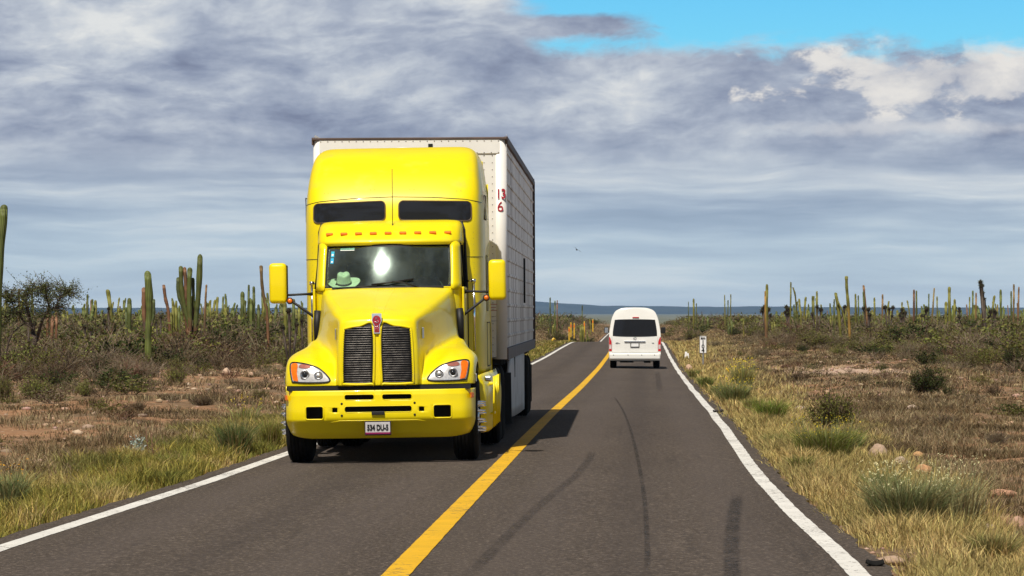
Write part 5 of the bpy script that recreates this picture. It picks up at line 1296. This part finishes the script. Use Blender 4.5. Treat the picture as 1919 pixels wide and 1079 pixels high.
CG = cc(.095, .115, .025); CY = cc(.20, .195, .035); CB = cc(.22, .11, .055); CBD = cc(.12, .085, .06); COR = cc(.34, .20, .045); CDK = cc(.085, .11, .035)
def cactus(px, D, stems, label, col=CG, bcol=CBD, seed=0, group=None, brown=.25, ribs=9, seg=7, basepy=None):
    """stems: list of (px x list, px y list, width px): turned into metres at the plant's own distance"""
    x0 = PX(px, D); z0 = Z(x0, D)-.05; root = empty('cactus', (x0, D, z0)); tag(root, label, 'cactus', group)
    rng = np.random.default_rng(seed+900)
    for i, st in enumerate(stems):
        pts, wd = st[0], st[1]; c = st[2] if len(st) > 2 else col; br = st[3] if len(st) > 3 else brown
        b = Bag(); dy = rng.uniform(-.3, .3)*(i > 0); wd = wd*(.78 if px > 1000 else .92)
        q = [((a-PX0)/F*D-x0, dy, (max(-.0, PZ(bb, D)-z0) if bb is not None else 0)) for a, bb in pts]
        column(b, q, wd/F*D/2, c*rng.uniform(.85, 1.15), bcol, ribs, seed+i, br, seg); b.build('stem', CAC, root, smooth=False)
    return root
G1 = 'cacti standing out above the scrub left of the truck'; G2 = 'cacti standing out on the right-hand skyline'
cactus(2, 100, [([(-6, None), (-4, 600), (1, 480), (7, 383)], 14)], 'very tall green cactus at the left edge of the picture', seed=1, ribs=12, seg=8, group=G1)
cactus(279, 118, [([(279, None), (278, 640), (280, 580), (276, 507)], 13, CG*1.25), ([(272, 620), (269, 580), (269, 538)], 9, CB, .3), ([(286, 610), (289, 590), (290, 560)], 5, CDK, .3)], 'thick straight green cactus with a brown side stem', seed=2, ribs=11, seg=8, brown=.1, group=G1)
cactus(354, 140, [([(357, None), (356, 620), (347, 580), (340, 540), (339, 498)], 8), ([(352, 630), (348, 590), (348, 540), (346, 500)], 7, CB*.9, .7), ([(352, 610), (341, 575), (334, 550), (333, 519)], 8, CDK), ([(358, 620), (356, 570), (357, 501)], 9), ([(360, 600), (363, 560), (361, 520)], 6, CG, .4), ([(364, 640), (368, 600), (372, 550), (375, 476)], 10), ([(350, 600), (344, 570), (352, 520)], 5, CDK), ([(358, None), (359, 610)], 16, CB*.8)], 'big candelabra cactus with many upright arms and brown trunk', bcol=CB*.7, seed=3, brown=.3, group=G1)
cactus(318, 150, [([(322, None), (316, 590), (310, 560), (307, 533)], 6, CB, .8)], 'leaning brown cactus pole left of the candelabra cactus', bcol=CB, seed=4, group=G1)
cactus(385, 150, [([(382, None), (384, 590), (387, 533)], 4, CB*.9+CG*.3, .5)], 'thin brownish cactus right of the candelabra cactus', seed=5, group=G1)
cactus(497, 150, [([(504, None), (500, 590), (492, 540), (489, 497)], 6, CB*.7+CG*.4, .6), ([(497, 600), (499, 560)], 4), ([(487, None), (485, 570)], 5, CG)], 'bent cactus with brown lower half nearest the truck', bcol=CB, seed=6, group=G1)
cactus(462, 185, [([(455, None), (454, 546)], 7, CG*1.3), ([(464, None), (466, 533)], 4), ([(475, None), (475, 536)], 5), ([(470, None), (471, 560)], 5, CG*1.4), ([(461, None), (459, 562)], 4)], 'cluster of five green cactus stems between candelabra cactus and truck', seed=7, brown=.1, group=G1)
cactus(242, 160, [([(243, None), (242, 558)], 8, CG), ([(236, None), (235, 575)], 4, CDK)], 'stout green cactus left of the thick straight one', seed=8, brown=.1, group=G1)
cactus(328, 165, [([(325, None), (324, 563)], 5, CY), ([(331, None), (330, 566)], 5, CY), ([(337, None), (336, 575)], 4, CG*1.3), ([(322, None), (321, 585)], 4, CY)], 'low yellowish green cluster in front of the candelabra cactus', seed=9, brown=.1, group=G1)
cactus(540, 160, [([(536, None), (534, 565)], 7, CY*.9), ([(543, None), (541, 580)], 5, CG), ([(552, None), (550, 560)], 6, CG*1.2), ([(562, None), (561, 570)], 5, CY)], 'yellow-green cactus group behind the left truck mirror', seed=10, brown=.15, group=G1)
cactus(178, 210, [([(180, None), (179, 562)], 6, CY), ([(174, None), (173, 560)], 4)], 'short bright cactus pair in the distance left of centre field', seed=11, group=G1)
cactus(164, 210, [([(164, None), (164, 551)], 4, CG)], 'tall thin cactus left of the short bright pair', seed=12, group=G1)
cactus(100, 150, [([(88, None), (90, 575)], 5, CB, .8), ([(98, None), (100, 590)], 6, CB, .8), ([(106, None), (106, 585)], 5, CB, .8)], 'three brown cactus trunks seen behind the tree', bcol=CB, seed=13, group=G1)
cactus(60, 190, [([(60, None), (60, 547)], 4, CG), ([(36, None), (36, 540)], 4, CB*.8, .5)], 'pair of thin cacti behind the left side of the tree', seed=14, group=G1)
cactus(1436, 230, [([(1437, None), (1437, 532)], 5.5, CY*.9, .35), ([(1435, None), (1434, 545)], 4, COR, .5)], 'thick double cactus with brown foot, first tall one right of the road', bcol=CB, seed=20, brown=.45, group=G2)
cactus(1482, 250, [([(1481, None), (1482, 528)], 3.5, CY*.9)], 'very thin tall cactus second from the road on the right', seed=21, brown=.3, group=G2)
cactus(1492, 250, [([(1497, None), (1491, 560), (1486, 538)], 3.5, CY*.8), ([(1489, None), (1488, 570)], 4)], 'curved thin cactus just right of the very thin tall one', seed=22, group=G2)
cactus(1530, 240, [([(1531, None), (1531, 545)], 4.5, CY), ([(1525, None), (1525, 554)], 4, CY*.8)], 'bright yellow-green twin cactus between thin ones and the branching one', seed=23, brown=.1, group=G2)
cactus(1572, 200, [([(1577, None), (1571, 580), (1566, 548)], 7, CY), ([(1588, None), (1580, 590), (1568, 562)], 4, CY*.9), ([(1562, None), (1563, 560)], 3, CG)], 'branching yellow-green cactus leaning left beside the tallest one', seed=24, brown=.1, group=G2)
cactus(1587, 195, [([(1593, None), (1590, 580), (1587, 540), (1586, 517)], 6.5, CY*.9, .45)], 'tallest right-hand cactus, green above and orange brown below', bcol=COR, seed=25, brown=.5, group=G2)
cactus(1622, 230, [([(1629, None), (1622, 570), (1618, 534)], 4.5, CB*1.1+CG*.3, .5), ([(1622, None), (1617, 546)], 4, CG)], 'leaning brownish cactus right of the tallest one', bcol=CB, seed=26, group=G2)
cactus(1605, 235, [([(1604, None), (1603, 550)], 4, CY*.9), ([(1609, None), (1608, 553)], 3, CG*1.3)], 'short green cactus pair between tallest and leaning brownish one', seed=27, group=G2)
cactus(1654, 250, [([(1653, None), (1654, 551)], 4, CB+CG*.4, .5), ([(1639, None), (1638, 557)], 4, CY)], 'short brownish and green cactus pair in the middle of the skyline', seed=28, group=G2)
cactus(1713, 240, [([(1712, None), (1713, 542)], 4.5, CB*.8, .8), ([(1718, None), (1718, 544)], 4, CG*1.1)], 'dark brown cactus with a green twin right of the middle', bcol=CB*.8, seed=29, group=G2)
cactus(1748, 240, [([(1744, None), (1751, 539)], 3.5, CB*.6+CY*.6), ([(1740, None), (1740, 550)], 3, CG), ([(1757, None), (1756, 555)], 3, CY)], 'group of thin slanting stems left of the thick club-like cactus', seed=30, group=G2)
cactus(1779, 210, [([(1780, None), (1779, 537)], 6.5, CY*1.05), ([(1773, None), (1773, 565)], 6, CY), ([(1787, None), (1788, 560)], 5, CY), ([(1784, None), (1785, 572)], 4, CG*1.3)], 'thick club-like cactus with shorter stems around its foot', seed=31, brown=.05, group=G2)
cactus(1826, 240, [([(1823, None), (1823, 544)], 3.5, CG*1.4), ([(1829, None), (1829, 548)], 3.5, CB+CG*.4), ([(1816, None), (1817, 556)], 3, CY)], 'three thin stems just left of the leaning yucca', seed=32, group=G2)
cactus(1876, 220, [([(1876, None), (1875, 542)], 5, CG*1.4)], 'single green cactus right of the leaning yucca', seed=33, group=G2)
cactus(1902, 220, [([(1899, None), (1900, 532)], 4, CB*.7+CG*.5), ([(1896, None), (1896, 545)], 3.5, CG), ([(1906, None), (1909, 537)], 4, CB+CG*.2)], 'trio of brownish green stems at the right edge of the picture', seed=34, group=G2)
cactus(1300, 320, [([(1300, None), (1300, 559)], 4, CY*.9), ([(1290, None), (1290, 565)], 1.8, CG), ([(1304, None), (1305, 568)], 2.2, CG)], 'small cactus trio on the skyline right of the van', seed=35, group=G2)
cactus(1365, 300, [([(1359, None), (1358, 552)], 2.4, CY), ([(1369, None), (1370, 551)], 2.4, CY*.8), ([(1364, None), (1364, 562)], 2.4, CG)], 'three thin stems above the dark skyline bush', seed=36, group=G2)
cactus(1031, 300, [([(1031, None), (1031, 557)], 3.0, CDK), ([(1040, None), (1040, 563)], 2.6, CG*1.3), ([(1044, None), (1044, 562)], 2.2, CB)], 'small dark cactus trio just right of the trailer', seed=37, group='cacti in the gap between trailer and van')
cactus(1091, 330, [([(1091, None), (1091, 572)], 2.2, CG)], 'single tiny cactus between trailer and van', seed=38, group='cacti in the gap between trailer and van')
# the many small ones beyond: built once per shape, then copied
def proto(seed, n, h, w_, col, bcol, brown):
    rng = np.random.default_rng(seed); root = empty('cactus', (0, 0, 0))
    for i in range(n):
        b = Bag(); x = rng.uniform(-.5, .5)*(n > 1)*n*.35; hh = h*(rng.uniform(.5, 1) if i else 1); l = rng.normal()*.12
        column(b, [(x*.6, 0, -.1), (x, rng.uniform(-.2, .2), hh*.5), (x+l, 0, hh)], w_/2*rng.uniform(.8, 1.2), col*rng.uniform(.8, 1.2), bcol, 6, seed+i, brown, 3)
        b.build('stem', CAC, root)
    return root
PR = [(proto(101, 1, 3.3, .17, CY, CB, .2), 'slim yellow-green cactus'), (proto(102, 3, 2.7, .17, CG*1.2, CBD, .2), 'three-stemmed cactus'),
      (proto(103, 4, 2.2, .18, CY*.9, CBD, .1), 'squat clustered cactus'), (proto(104, 1, 3.0, .15, CB+CG*.2, CB, .8), 'thin brown cactus'),
      (proto(105, 2, 3.2, .15, CG*1.4, CB, .35), 'twin-stemmed cactus'), (proto(106, 5, 2.0, .20, CG, CBD, .1), 'many-stemmed cactus')]
ZN = [('in the far scrub at the far left, around the tree', 0, 200), ('in the far scrub between the tree and the candelabra cactus', 200, 335), ('in the far scrub between candelabra cactus and truck', 335, 575),
      ('in the far scrub right of the trailer', 1005, 1130), ('in the far scrub just right of the road gap', 1280, 1470), ('in the far scrub around the tallest right-hand cactus', 1470, 1680), ('in the far scrub towards the right edge', 1680, 1960)]
SMALL = []; first = [True]*6; rc = np.random.default_rng(5)
QN = {0: 30, 1: 26, 2: 52, 3: 6, 4: 12, 5: 44, 6: 50}
for zi, (zt, pa, pb) in enumerate(ZN):
    for _ in range(QN[zi]):
        k = int(rc.choice(6, p=[.26, .2, .2, .1, .14, .10])); px = rc.uniform(pa, pb); D = rc.uniform(240, 420) if zi in (3, 4) else rc.uniform(240, 460) if zi > 4 else rc.uniform(195, 400)
        x = PX(px, D); root, lb = PR[k]
        if first[k]: o = root; first[k] = False
        else:
            o = root.copy(); COL.objects.link(o)
            for c_ in list(root.children):
                c2 = c_.copy(); COL.objects.link(c2); c2.parent = o
        s = rc.uniform(.62, 1.05)*(1 if zi not in (3, 4) else .7)
        o.location = (x, D, Z(x, D)-.1); o.rotation_euler = (0, rc.normal()*.03, rc.uniform(0, 6.28)); o.scale = (s*rc.uniform(.9, 1.2), s, s)
        SMALL.append((o, lb, px, s)); o['group'] = 'small cacti '+zt; o['category'] = 'cactus'
for k in range(6):
    if first[k]: bpy.data.objects.remove(PR[k][0])

LM = [(2, 'very tall green cactus'), (60, 'crooked tree'), (178, 'short bright cactus pair'), (242, 'stout green cactus'), (279, 'thick straight cactus'), (318, 'leaning brown pole'), (354, 'candelabra cactus'), (387, 'thin brownish cactus'), (462, 'five-stemmed cluster'), (497, 'bent cactus'), (525, 'left truck mirror'),
      (1031, 'dark cactus trio by the trailer'), (1091, 'skyline bushes by the road gap'), (1300, 'cactus trio right of the van'), (1365, 'dark skyline bush'), (1436, 'thick double cactus'), (1482, 'very thin tall cactus'), (1530, 'bright twin cactus'), (1572, 'branching cactus'), (1587, 'tallest right-hand cactus'), (1622, 'leaning brownish cactus'), (1654, 'short brownish pair'),
      (1713, 'dark brown cactus'), (1748, 'slanting stems'), (1779, 'thick club-like cactus'), (1848, 'leaning yucca'), (1876, 'single green cactus'), (1902, 'stem trio at the right edge')]
KEY = {}
for o, lb, px, s in SMALL:
    l = min(LM, key=lambda q: abs(q[0]-px)); dx = px-l[0]; sz = 'tall ' if s > .85 else 'short ' if s < .74 else ''
    k = (sz+'far '+lb, ('beside' if abs(dx) < 7 else 'left of' if dx < 0 else 'right of')+' the '+l[1]); KEY.setdefault(k, []).append((px, o))
ORD = {1: [''], 2: [', left one of two', ', right one of two'], 3: [', leftmost of three', ', middle one of three', ', rightmost of three']}
for (a_, b_), v in KEY.items():
    v.sort(key=lambda q: q[0]); wd = ORD.get(len(v)) or [', %s from the left' % w_ for w_ in ('first', 'second', 'third', 'fourth', 'fifth', 'sixth', 'seventh', 'eighth', 'ninth')]
    for i, (q, o) in enumerate(v): o['label'] = a_+' '+b_+wd[min(i, len(wd)-1)]; o['label'] = o['label'] if len(o['label'].replace('-', ' ').split()) <= 16 else o['label'].replace(' the ', ' ').replace(' one of', ' of')
# ---- yuccas: thin trunks carrying dark spiky heads
def head(bag, c, r, rng, n=90, skirt=True):
    d = rng.normal(size=(n, 3)); d /= np.linalg.norm(d, axis=1, keepdims=True)
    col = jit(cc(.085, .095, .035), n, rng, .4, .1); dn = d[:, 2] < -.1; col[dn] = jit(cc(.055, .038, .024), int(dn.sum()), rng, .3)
    P1 = c+d*r*rng.uniform(.75, 1.15, (n, 1)); P0 = c+d*r*.15; ribbons(bag, np.broadcast_to(P0, P1.shape), P1, r*.12, r*.02, col, rng)
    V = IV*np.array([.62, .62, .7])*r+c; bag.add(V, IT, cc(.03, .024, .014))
def yucca(px, D, heads, label, trunkw=3.5, basepx=None, group=None, seed=0):
    x0 = PX(px, D); z0 = Z(x0, D)-.05; root = empty('yucca', (x0, D, z0)); tag(root, label, 'yucca', group); rng = np.random.default_rng(seed+50); tb = Bag(); hds = []
    for (hx, hy, hr) in heads:
        p = np.array([PX(hx, D)-x0, rng.uniform(-.2, .2), PZ(hy, D)-z0]); r = hr/F*D
        column(tb, [(0, 0, 0), (p[0]*.5, p[1]*.5, p[2]*.5), tuple(p)], trunkw/F*D/2, cc(.07, .05, .035), cc(.07, .05, .035), 4, seed, .2, 2); hb_ = Bag(); head(hb_, p, r, rng); hds.append(hb_)
    tb.build('trunk', CAC, root); [h_.build('leaf_head', TWG, root) for h_ in hds]; return root
yucca(1848, 190, [(1845, 560, 5), (1842, 549, 6), (1840, 536, 7.5), (1838, 528, 6)], 'leaning dark yucca with shaggy top on the right-hand skyline', 5, seed=1)
yucca(545, 115, [(541, 582, 8), (529, 612, 7), (556, 608, 7)], 'dark-headed yucca under the left truck mirror', 4, seed=2)
yucca(568, 140, [(566, 600, 6)], 'single-headed yucca between truck mirror and truck', seed=3)
yucca(203, 170, [(204, 578, 5), (196, 600, 5)], 'two-headed yucca left of the thick straight cactus', seed=4)
yucca(300, 160, [(301, 594, 5), (292, 604, 4)], 'low two-headed yucca between straight and candelabra cacti', seed=5)
yucca(55, 120, [(52, 585, 6), (64, 606, 7)], 'dark-headed yucca mixed with the tree branches', seed=6)
yucca(165, 130, [(158, 612, 6), (170, 616, 6)], 'low yucca heads right of the tree', seed=7)
YR = [(1575, 238, 'yucca heads at the foot of the branching cactus'), (1665, 230, 'yucca heads under the short brownish cactus pair'), (1690, 220, 'yucca heads left of the dark brown cactus'), (1626, 215, 'yucca heads at the foot of the leaning brownish cactus'), (1735, 230, 'yucca heads right of the dark brown cactus'), (1800, 225, 'yucca heads right of the club-like cactus'), (1860, 215, 'yucca head below the leaning yucca'), (1480, 260, 'yucca head under the very thin tall cactus'), (1435, 260, 'yucca head at the foot of the thick double cactus'), (1530, 230, 'yucca head under the bright twin cactus')]
for i, (px, D, lb) in enumerate(YR):
    q = [(px+rc.uniform(-9, 9), rc.uniform(574, 594), rc.uniform(4, 6.5)) for _ in range(int(rc.integers(3, 7)))]; yucca(px, D, q, lb, 2.5, seed=20+i, group='round dark yucca heads along the right-hand skyline')

# ---- the tree at the left
TD = 104; tx = PX(68, TD); tz = Z(tx, TD)
tree = empty('tree', (tx, TD, tz)); tag(tree, 'sparse crooked desert tree with thin leaves in front of the left-hand cacti', 'tree')
rt = np.random.default_rng(14); trunk = Bag(); crown = Bag(); twb = Bag()
def tp(px, py, y=0): return np.array([PX(px, TD)-tx, y, PZ(py, TD)-tz])
limbs = [([tp(68, 700), tp(66, 672), tp(64, 640), tp(60, 618)], .10, .07), ([tp(64, 640), tp(76, 612), tp(92, 592), tp(108, 578)], .06, .03), ([tp(60, 618), tp(48, 600), tp(30, 585), tp(12, 596)], .05, .03),
         ([tp(60, 618), tp(50, 590), tp(46, 565), tp(58, 548)], .05, .02), ([tp(92, 592), tp(88, 565), tp(82, 545)], .035, .015), ([tp(108, 578), tp(118, 560), tp(128, 548)], .03, .012), ([tp(30, 585), tp(20, 565), tp(14, 553)], .03, .012), ([tp(48, 600), tp(20, 630), tp(8, 660)], .04, .02), ([tp(68, 672), tp(84, 650), tp(90, 690)], .04, .02)]
tips = []
for pts, r0, r1 in limbs:
    P = catmull(np.array(pts)+rt.normal(size=(len(pts), 3))*.04*np.array([1, 3, 1]), 4); n = len(P)
    for i in range(n-1):
        r = r0+(r1-r0)*i/n; rn = r0+(r1-r0)*(i+1)/n; a = np.arange(7)*2*math.pi/7; rg_ = lambda p, r: p+np.stack([r*np.cos(a), r*np.sin(a), 0*a], 1)
        V = np.concatenate([rg_(P[i], r), rg_(P[i+1], rn)]); k = np.arange(7); k2 = (k+1) % 7
        trunk.add(V, np.concatenate([np.stack([k, k2, k2+7], 1), np.stack([k, k2+7, k+7], 1)]), cc(.075, .055, .042))
    tips += [P[int(n*.55)], P[int(n*.8)], P[-1]]
tips = np.array(tips[3:-6]); n = 900; k = rt.integers(0, len(tips), n); Q0 = tips[k]; Q1 = Q0+rt.normal(size=(n, 3))*np.array([.30, .3, .20])+np.array([0, 0, .12])
ribbons(twb, Q0, Q1, .010, .004, jit(cc(.10, .08, .06), n, rt), rt, .1)
m_ = 7500; k = rt.integers(0, n, m_); t_ = rt.uniform(.35, 1.1, (m_, 1)); leaves(crown, Q0[k]*(1-t_)+Q1[k]*t_+rt.normal(size=(m_, 3))*.03, .055, jit(cc(.10, .115, .035), m_, rt, .4), rt)
to = trunk.build('trunk', TWG, tree, smooth=True); twb.build('twigs', TWG, tree); crown.build('crown', VEG, tree)

# ------------------------------------------------------------------ roadside furniture
SGD = 140.0; sx_ = PX(1317.5, SGD); sg = empty('kilometre_sign', (sx_, SGD, Z(sx_, SGD)), (0, 0, -R(3))); tag(sg, 'narrow upright white kilometre sign reading km 104 on a thin post', 'sign')
zt_ = PZ(629, SGD)-Z(sx_, SGD); zb_ = PZ(662, SGD)-Z(sx_, SGD); hs2 = zt_-zb_
MB().box((0, .03, zt_/2), (.055, .04, zt_)).build('post', ALU, sg)
pn = MB().box((0, 0, (zt_+zb_)/2), (.285, .012, hs2), bevel=.004).build('panel', WHT, sg)
bo = MB(); 
for (cx, cz_, w2, h2) in ((0, zt_-.012, .29, .018), (0, zb_+.012, .29, .018), (-.137, (zt_+zb_)/2, .014, hs2), (.137, (zt_+zb_)/2, .014, hs2)): bo.box((cx, -.008, cz_), (w2, .005, h2))
bo.build('border', BLK, pn)
for s_, zz, sz, q in (('km', zt_-.10, .15, 1.0), ('1', zt_-.27, .22, 1), ('0', zt_-.44, .22, 1), ('4', zt_-.60, .22, 1.05)):
    text('numeral' if s_ != 'km' else 'lettering', s_, sz, (0, -.012, zz), (R(90), 0, 0), BLK, pn, sx=q, bold=.008)
D = 160.0; x = PX(1287, D); o = MB().box((-.045, 0, .16), (.10, .12, .36), ('Y', R(4)), bevel=.015).box((.06, 0, .12), (.09, .12, .30), ('Y', R(-6)), bevel=.015).build('marker_stone', pmat('whitewash', (.80, .80, .78), .7, 0, 0, .1, 12)); o.location = (x, D, Z(x, D)); tag(o, 'small broken whitewashed stone marker left of the kilometre sign', 'marker stone')
YP = pmat('marker_yellow', (.62, .38, .015), .5, 0, .1, .1, 6)
for (px, pt, pb, D, lb) in ((1066.5, 612, 630, 270, 'nearest and leftmost yellow marker post right of the trailer'), (1070, 604, 617, 330, 'yellow marker post just behind the nearest one'), (1076, 605, 617, 345, 'third yellow marker post from the trailer, beside a dark stone'), (1095, 602, 614, 380, 'yellow marker post in front of the second dark skyline bush'), (1111, 598, 608, 460, 'farthest yellow marker post nearest the road gap')):
    x = PX(px, D); z = Z(x, D); top_ = PZ(pt, D); w_ = 2.2/F*D; o = empty('marker_post', (x, D, z)); tag(o, lb, 'marker post', 'yellow marker posts beyond the crest')
    MB().box((0, 0, (top_-z)/2), (w_, w_, top_-z), bevel=w_*.15).build('post', YP, o); MB().box((0, -w_*.52, (top_-z)*.82), (w_*.7, .01, (top_-z)*.16)).build('reflector', AMB, o)
D = 262.0; x = PX(1038, D); o = MB().tube([(-.18, 0, .15), (0, 0, .42), (.12, 0, .30)], [.10, .09, .06], n=8).build('fallen_post', YP); o.location = (x, D, Z(x, D)); tag(o, 'tilted yellow post stub in the scrub next to the trailer', 'post')
D = ground_D(1366, 703); x = PX(1366, D); o = MB().tube([(.06, 0, 0), (0, 0, .12), (-.10, 0, .26)], [.022, .022, .028], n=8).build('yellow_stake', YP); o.location = (x, D, Z(x, D)); tag(o, 'short bent yellow stake in the grass behind the flower stalks', 'stake')
for (px, py, wpx, hpx, lb) in ((1346, 778, 20, 6, 'curled black tyre strip on the right road edge'), (1640, 1074, 34, 12, 'black rubber scrap at the bottom of the right road edge')):
    D = ground_D(px, py); x = PX(px, D); w_ = wpx/F*D
    P = np.array([[(w_*(u-.5), v*.05+.03*math.sin(u*3), .02+.018*(2*u-1)**2+.01*math.cos(v*3)) for v in np.linspace(-1, 1, 5)] for u in np.linspace(0, 1, 9)])
    o = MB().grid(P).build('tyre_scrap', TYRE, None, solid=.015, off=1); o.location = (x, D, max(Z(x, D), float(zroad(x, D)))-.012); tag(o, lb, 'tyre scrap', 'black rubber scraps by the right edge line')
# the bird
D = 180.0; bd_ = empty('bird', (PX(1081, D), D, PZ(468, D))); tag(bd_, 'tiny dark bird flying in the sky between truck and van', 'bird')
bb_ = MB(); bb_.lathe([(-.13, .002), (-.10, .018), (-.03, .034), (.04, .028), (.12, .010), (.16, .012), (.165, .001)], (0, 0, 0), 'x', 10)
bb_.build('body', DARK, bd_)
for s in (-1, 1):
    P = [[(-.03, 0, .01), (-.02, s*.12, .05), (.01, s*.24, .03)], [(.05, 0, .01), (.05, s*.12, .045), (.04, s*.23, .028)]]
    MB().grid(patch(P, 3, 3)).build('wing', DARK, bd_, solid=.006)
bd_.rotation_euler = (R(35), 0, R(70))
# more rounded bushes along the right verge and in the field, each one a plant of its own
MORE = [(1420, 700, 46, 26, 'dusty', 'small grey-green bush below the dark bush by the sign'), (1500, 712, 50, 22, 'brown', 'low brown bush left of the pale bare patch'), (1612, 716, 56, 26, 'dusty', 'grey bush just below the pale bare patch'),
 (1652, 760, 60, 30, 'brown', 'brown dead bush between the olive bush and the dark leafy bush'), (1815, 690, 60, 34, 'olive', 'olive bush above the rocks on the right slope'), (1860, 742, 54, 30, 'brown', 'dead brown bush near the right edge below the tall dark bush'),
 (1470, 690, 30, 14, 'red', 'tiny reddish bush beyond the low brown bush'), (1340, 650, 34, 16, 'dusty', 'small grey bush just behind the kilometre sign'), (1430, 668, 44, 24, 'dusty', 'pale grey bush right of and below the round dark bush'),
 (1570, 668, 44, 26, 'light', 'light green bush left of the pale rocks in mid field'), (1640, 662, 54, 32, 'light', 'light green bush straight below the leaning brownish cactus'), (1700, 672, 60, 40, 'dusty', 'grey twiggy bush above the dark leafy bush'),
 (1775, 800, 70, 30, 'dusty', 'wide grey bush on the open field right of the orange rocks'), (1870, 830, 70, 32, 'grey', 'wide dead grey bush near the right edge, level with the yellow-flowered clump')]
for i, (px, py, w_, h_, kd, lb) in enumerate(MORE): bush(px, py, w_, h_, kd, 'bush', lb, 'bush', 70+i, 2)
for i, a_ in enumerate([(1412, 768, 44, 32, cc(.19, .20, .05), 'yellowish green tuft between two green clumps halfway up the right shoulder', 400), (1345, 738, 34, 24, cc(.17, .19, .05), 'small olive tuft against the right edge line, above the tyre strip', 350),
   (1625, 915, 56, 40, cc(.24, .22, .08), 'straw-green tuft beside the large pale pink rock', 500), (1860, 1050, 110, 60, cc(.22, .20, .07), 'coarse brownish green tuft in the bottom right corner', 900), (1500, 880, 50, 36, cc(.20, .205, .055), 'olive tuft left of the yellow-flowered clump, close to the road', 500),
   (330, 880, 60, 40, cc(.20, .21, .05), 'green tuft between the dark green clump and the silvery plant', 500), (180, 935, 80, 46, cc(.26, .25, .06), 'bright yellow-green tuft on the left shoulder', 600), (1300, 702, 26, 18, cc(.17, .19, .05), 'tiny green tuft below the small pale rock by the sign', 250)]):
    clump(a_[0], a_[1], a_[2], a_[3], a_[4], 'grass_clump', a_[5], 120+i, a_[6])
bush(385, 760, 60, 26, 'brown', 'bush', 'low dead brown bush on the open soil in front of the boulder pair', 'bush', 140, 2)
bush(250, 770, 70, 24, 'brown', 'bush', 'low dead brown bush on the soil below the pale boulder at left', 'bush', 141, 2)
bush(540, 690, 50, 44, 'light', 'bush', 'pale green bush partly hidden by the truck fender', 'bush', 142, 2)
bush(400, 690, 40, 30, 'dusty', 'bush', 'grey-green bush just above the cream boulder', 'bush', 143, 2)
# ------------------------------------------------------------------ the air: far hills fade to blue
hz = MB().box((0, 8150, 38), (29600, 16500, 108)).build('haze', bpy.data.materials.new('air'), recalc=True)
am = hz.data.materials[0]; am.use_nodes = True; t = NT(am.node_tree); t.n.remove(t.n['Principled BSDF'])
pv = t.new('ShaderNodeVolumePrincipled'); pv.inputs['Density'].default_value = 4.2e-5; pv.inputs['Color'].default_value = (0.34, 0.60, 1.0, 1); pv.inputs['Anisotropy'].default_value = 0.0
t.l.new(pv.outputs[0], t.n['Material Output'].inputs['Volume'])
tag(hz, kind='stuff')
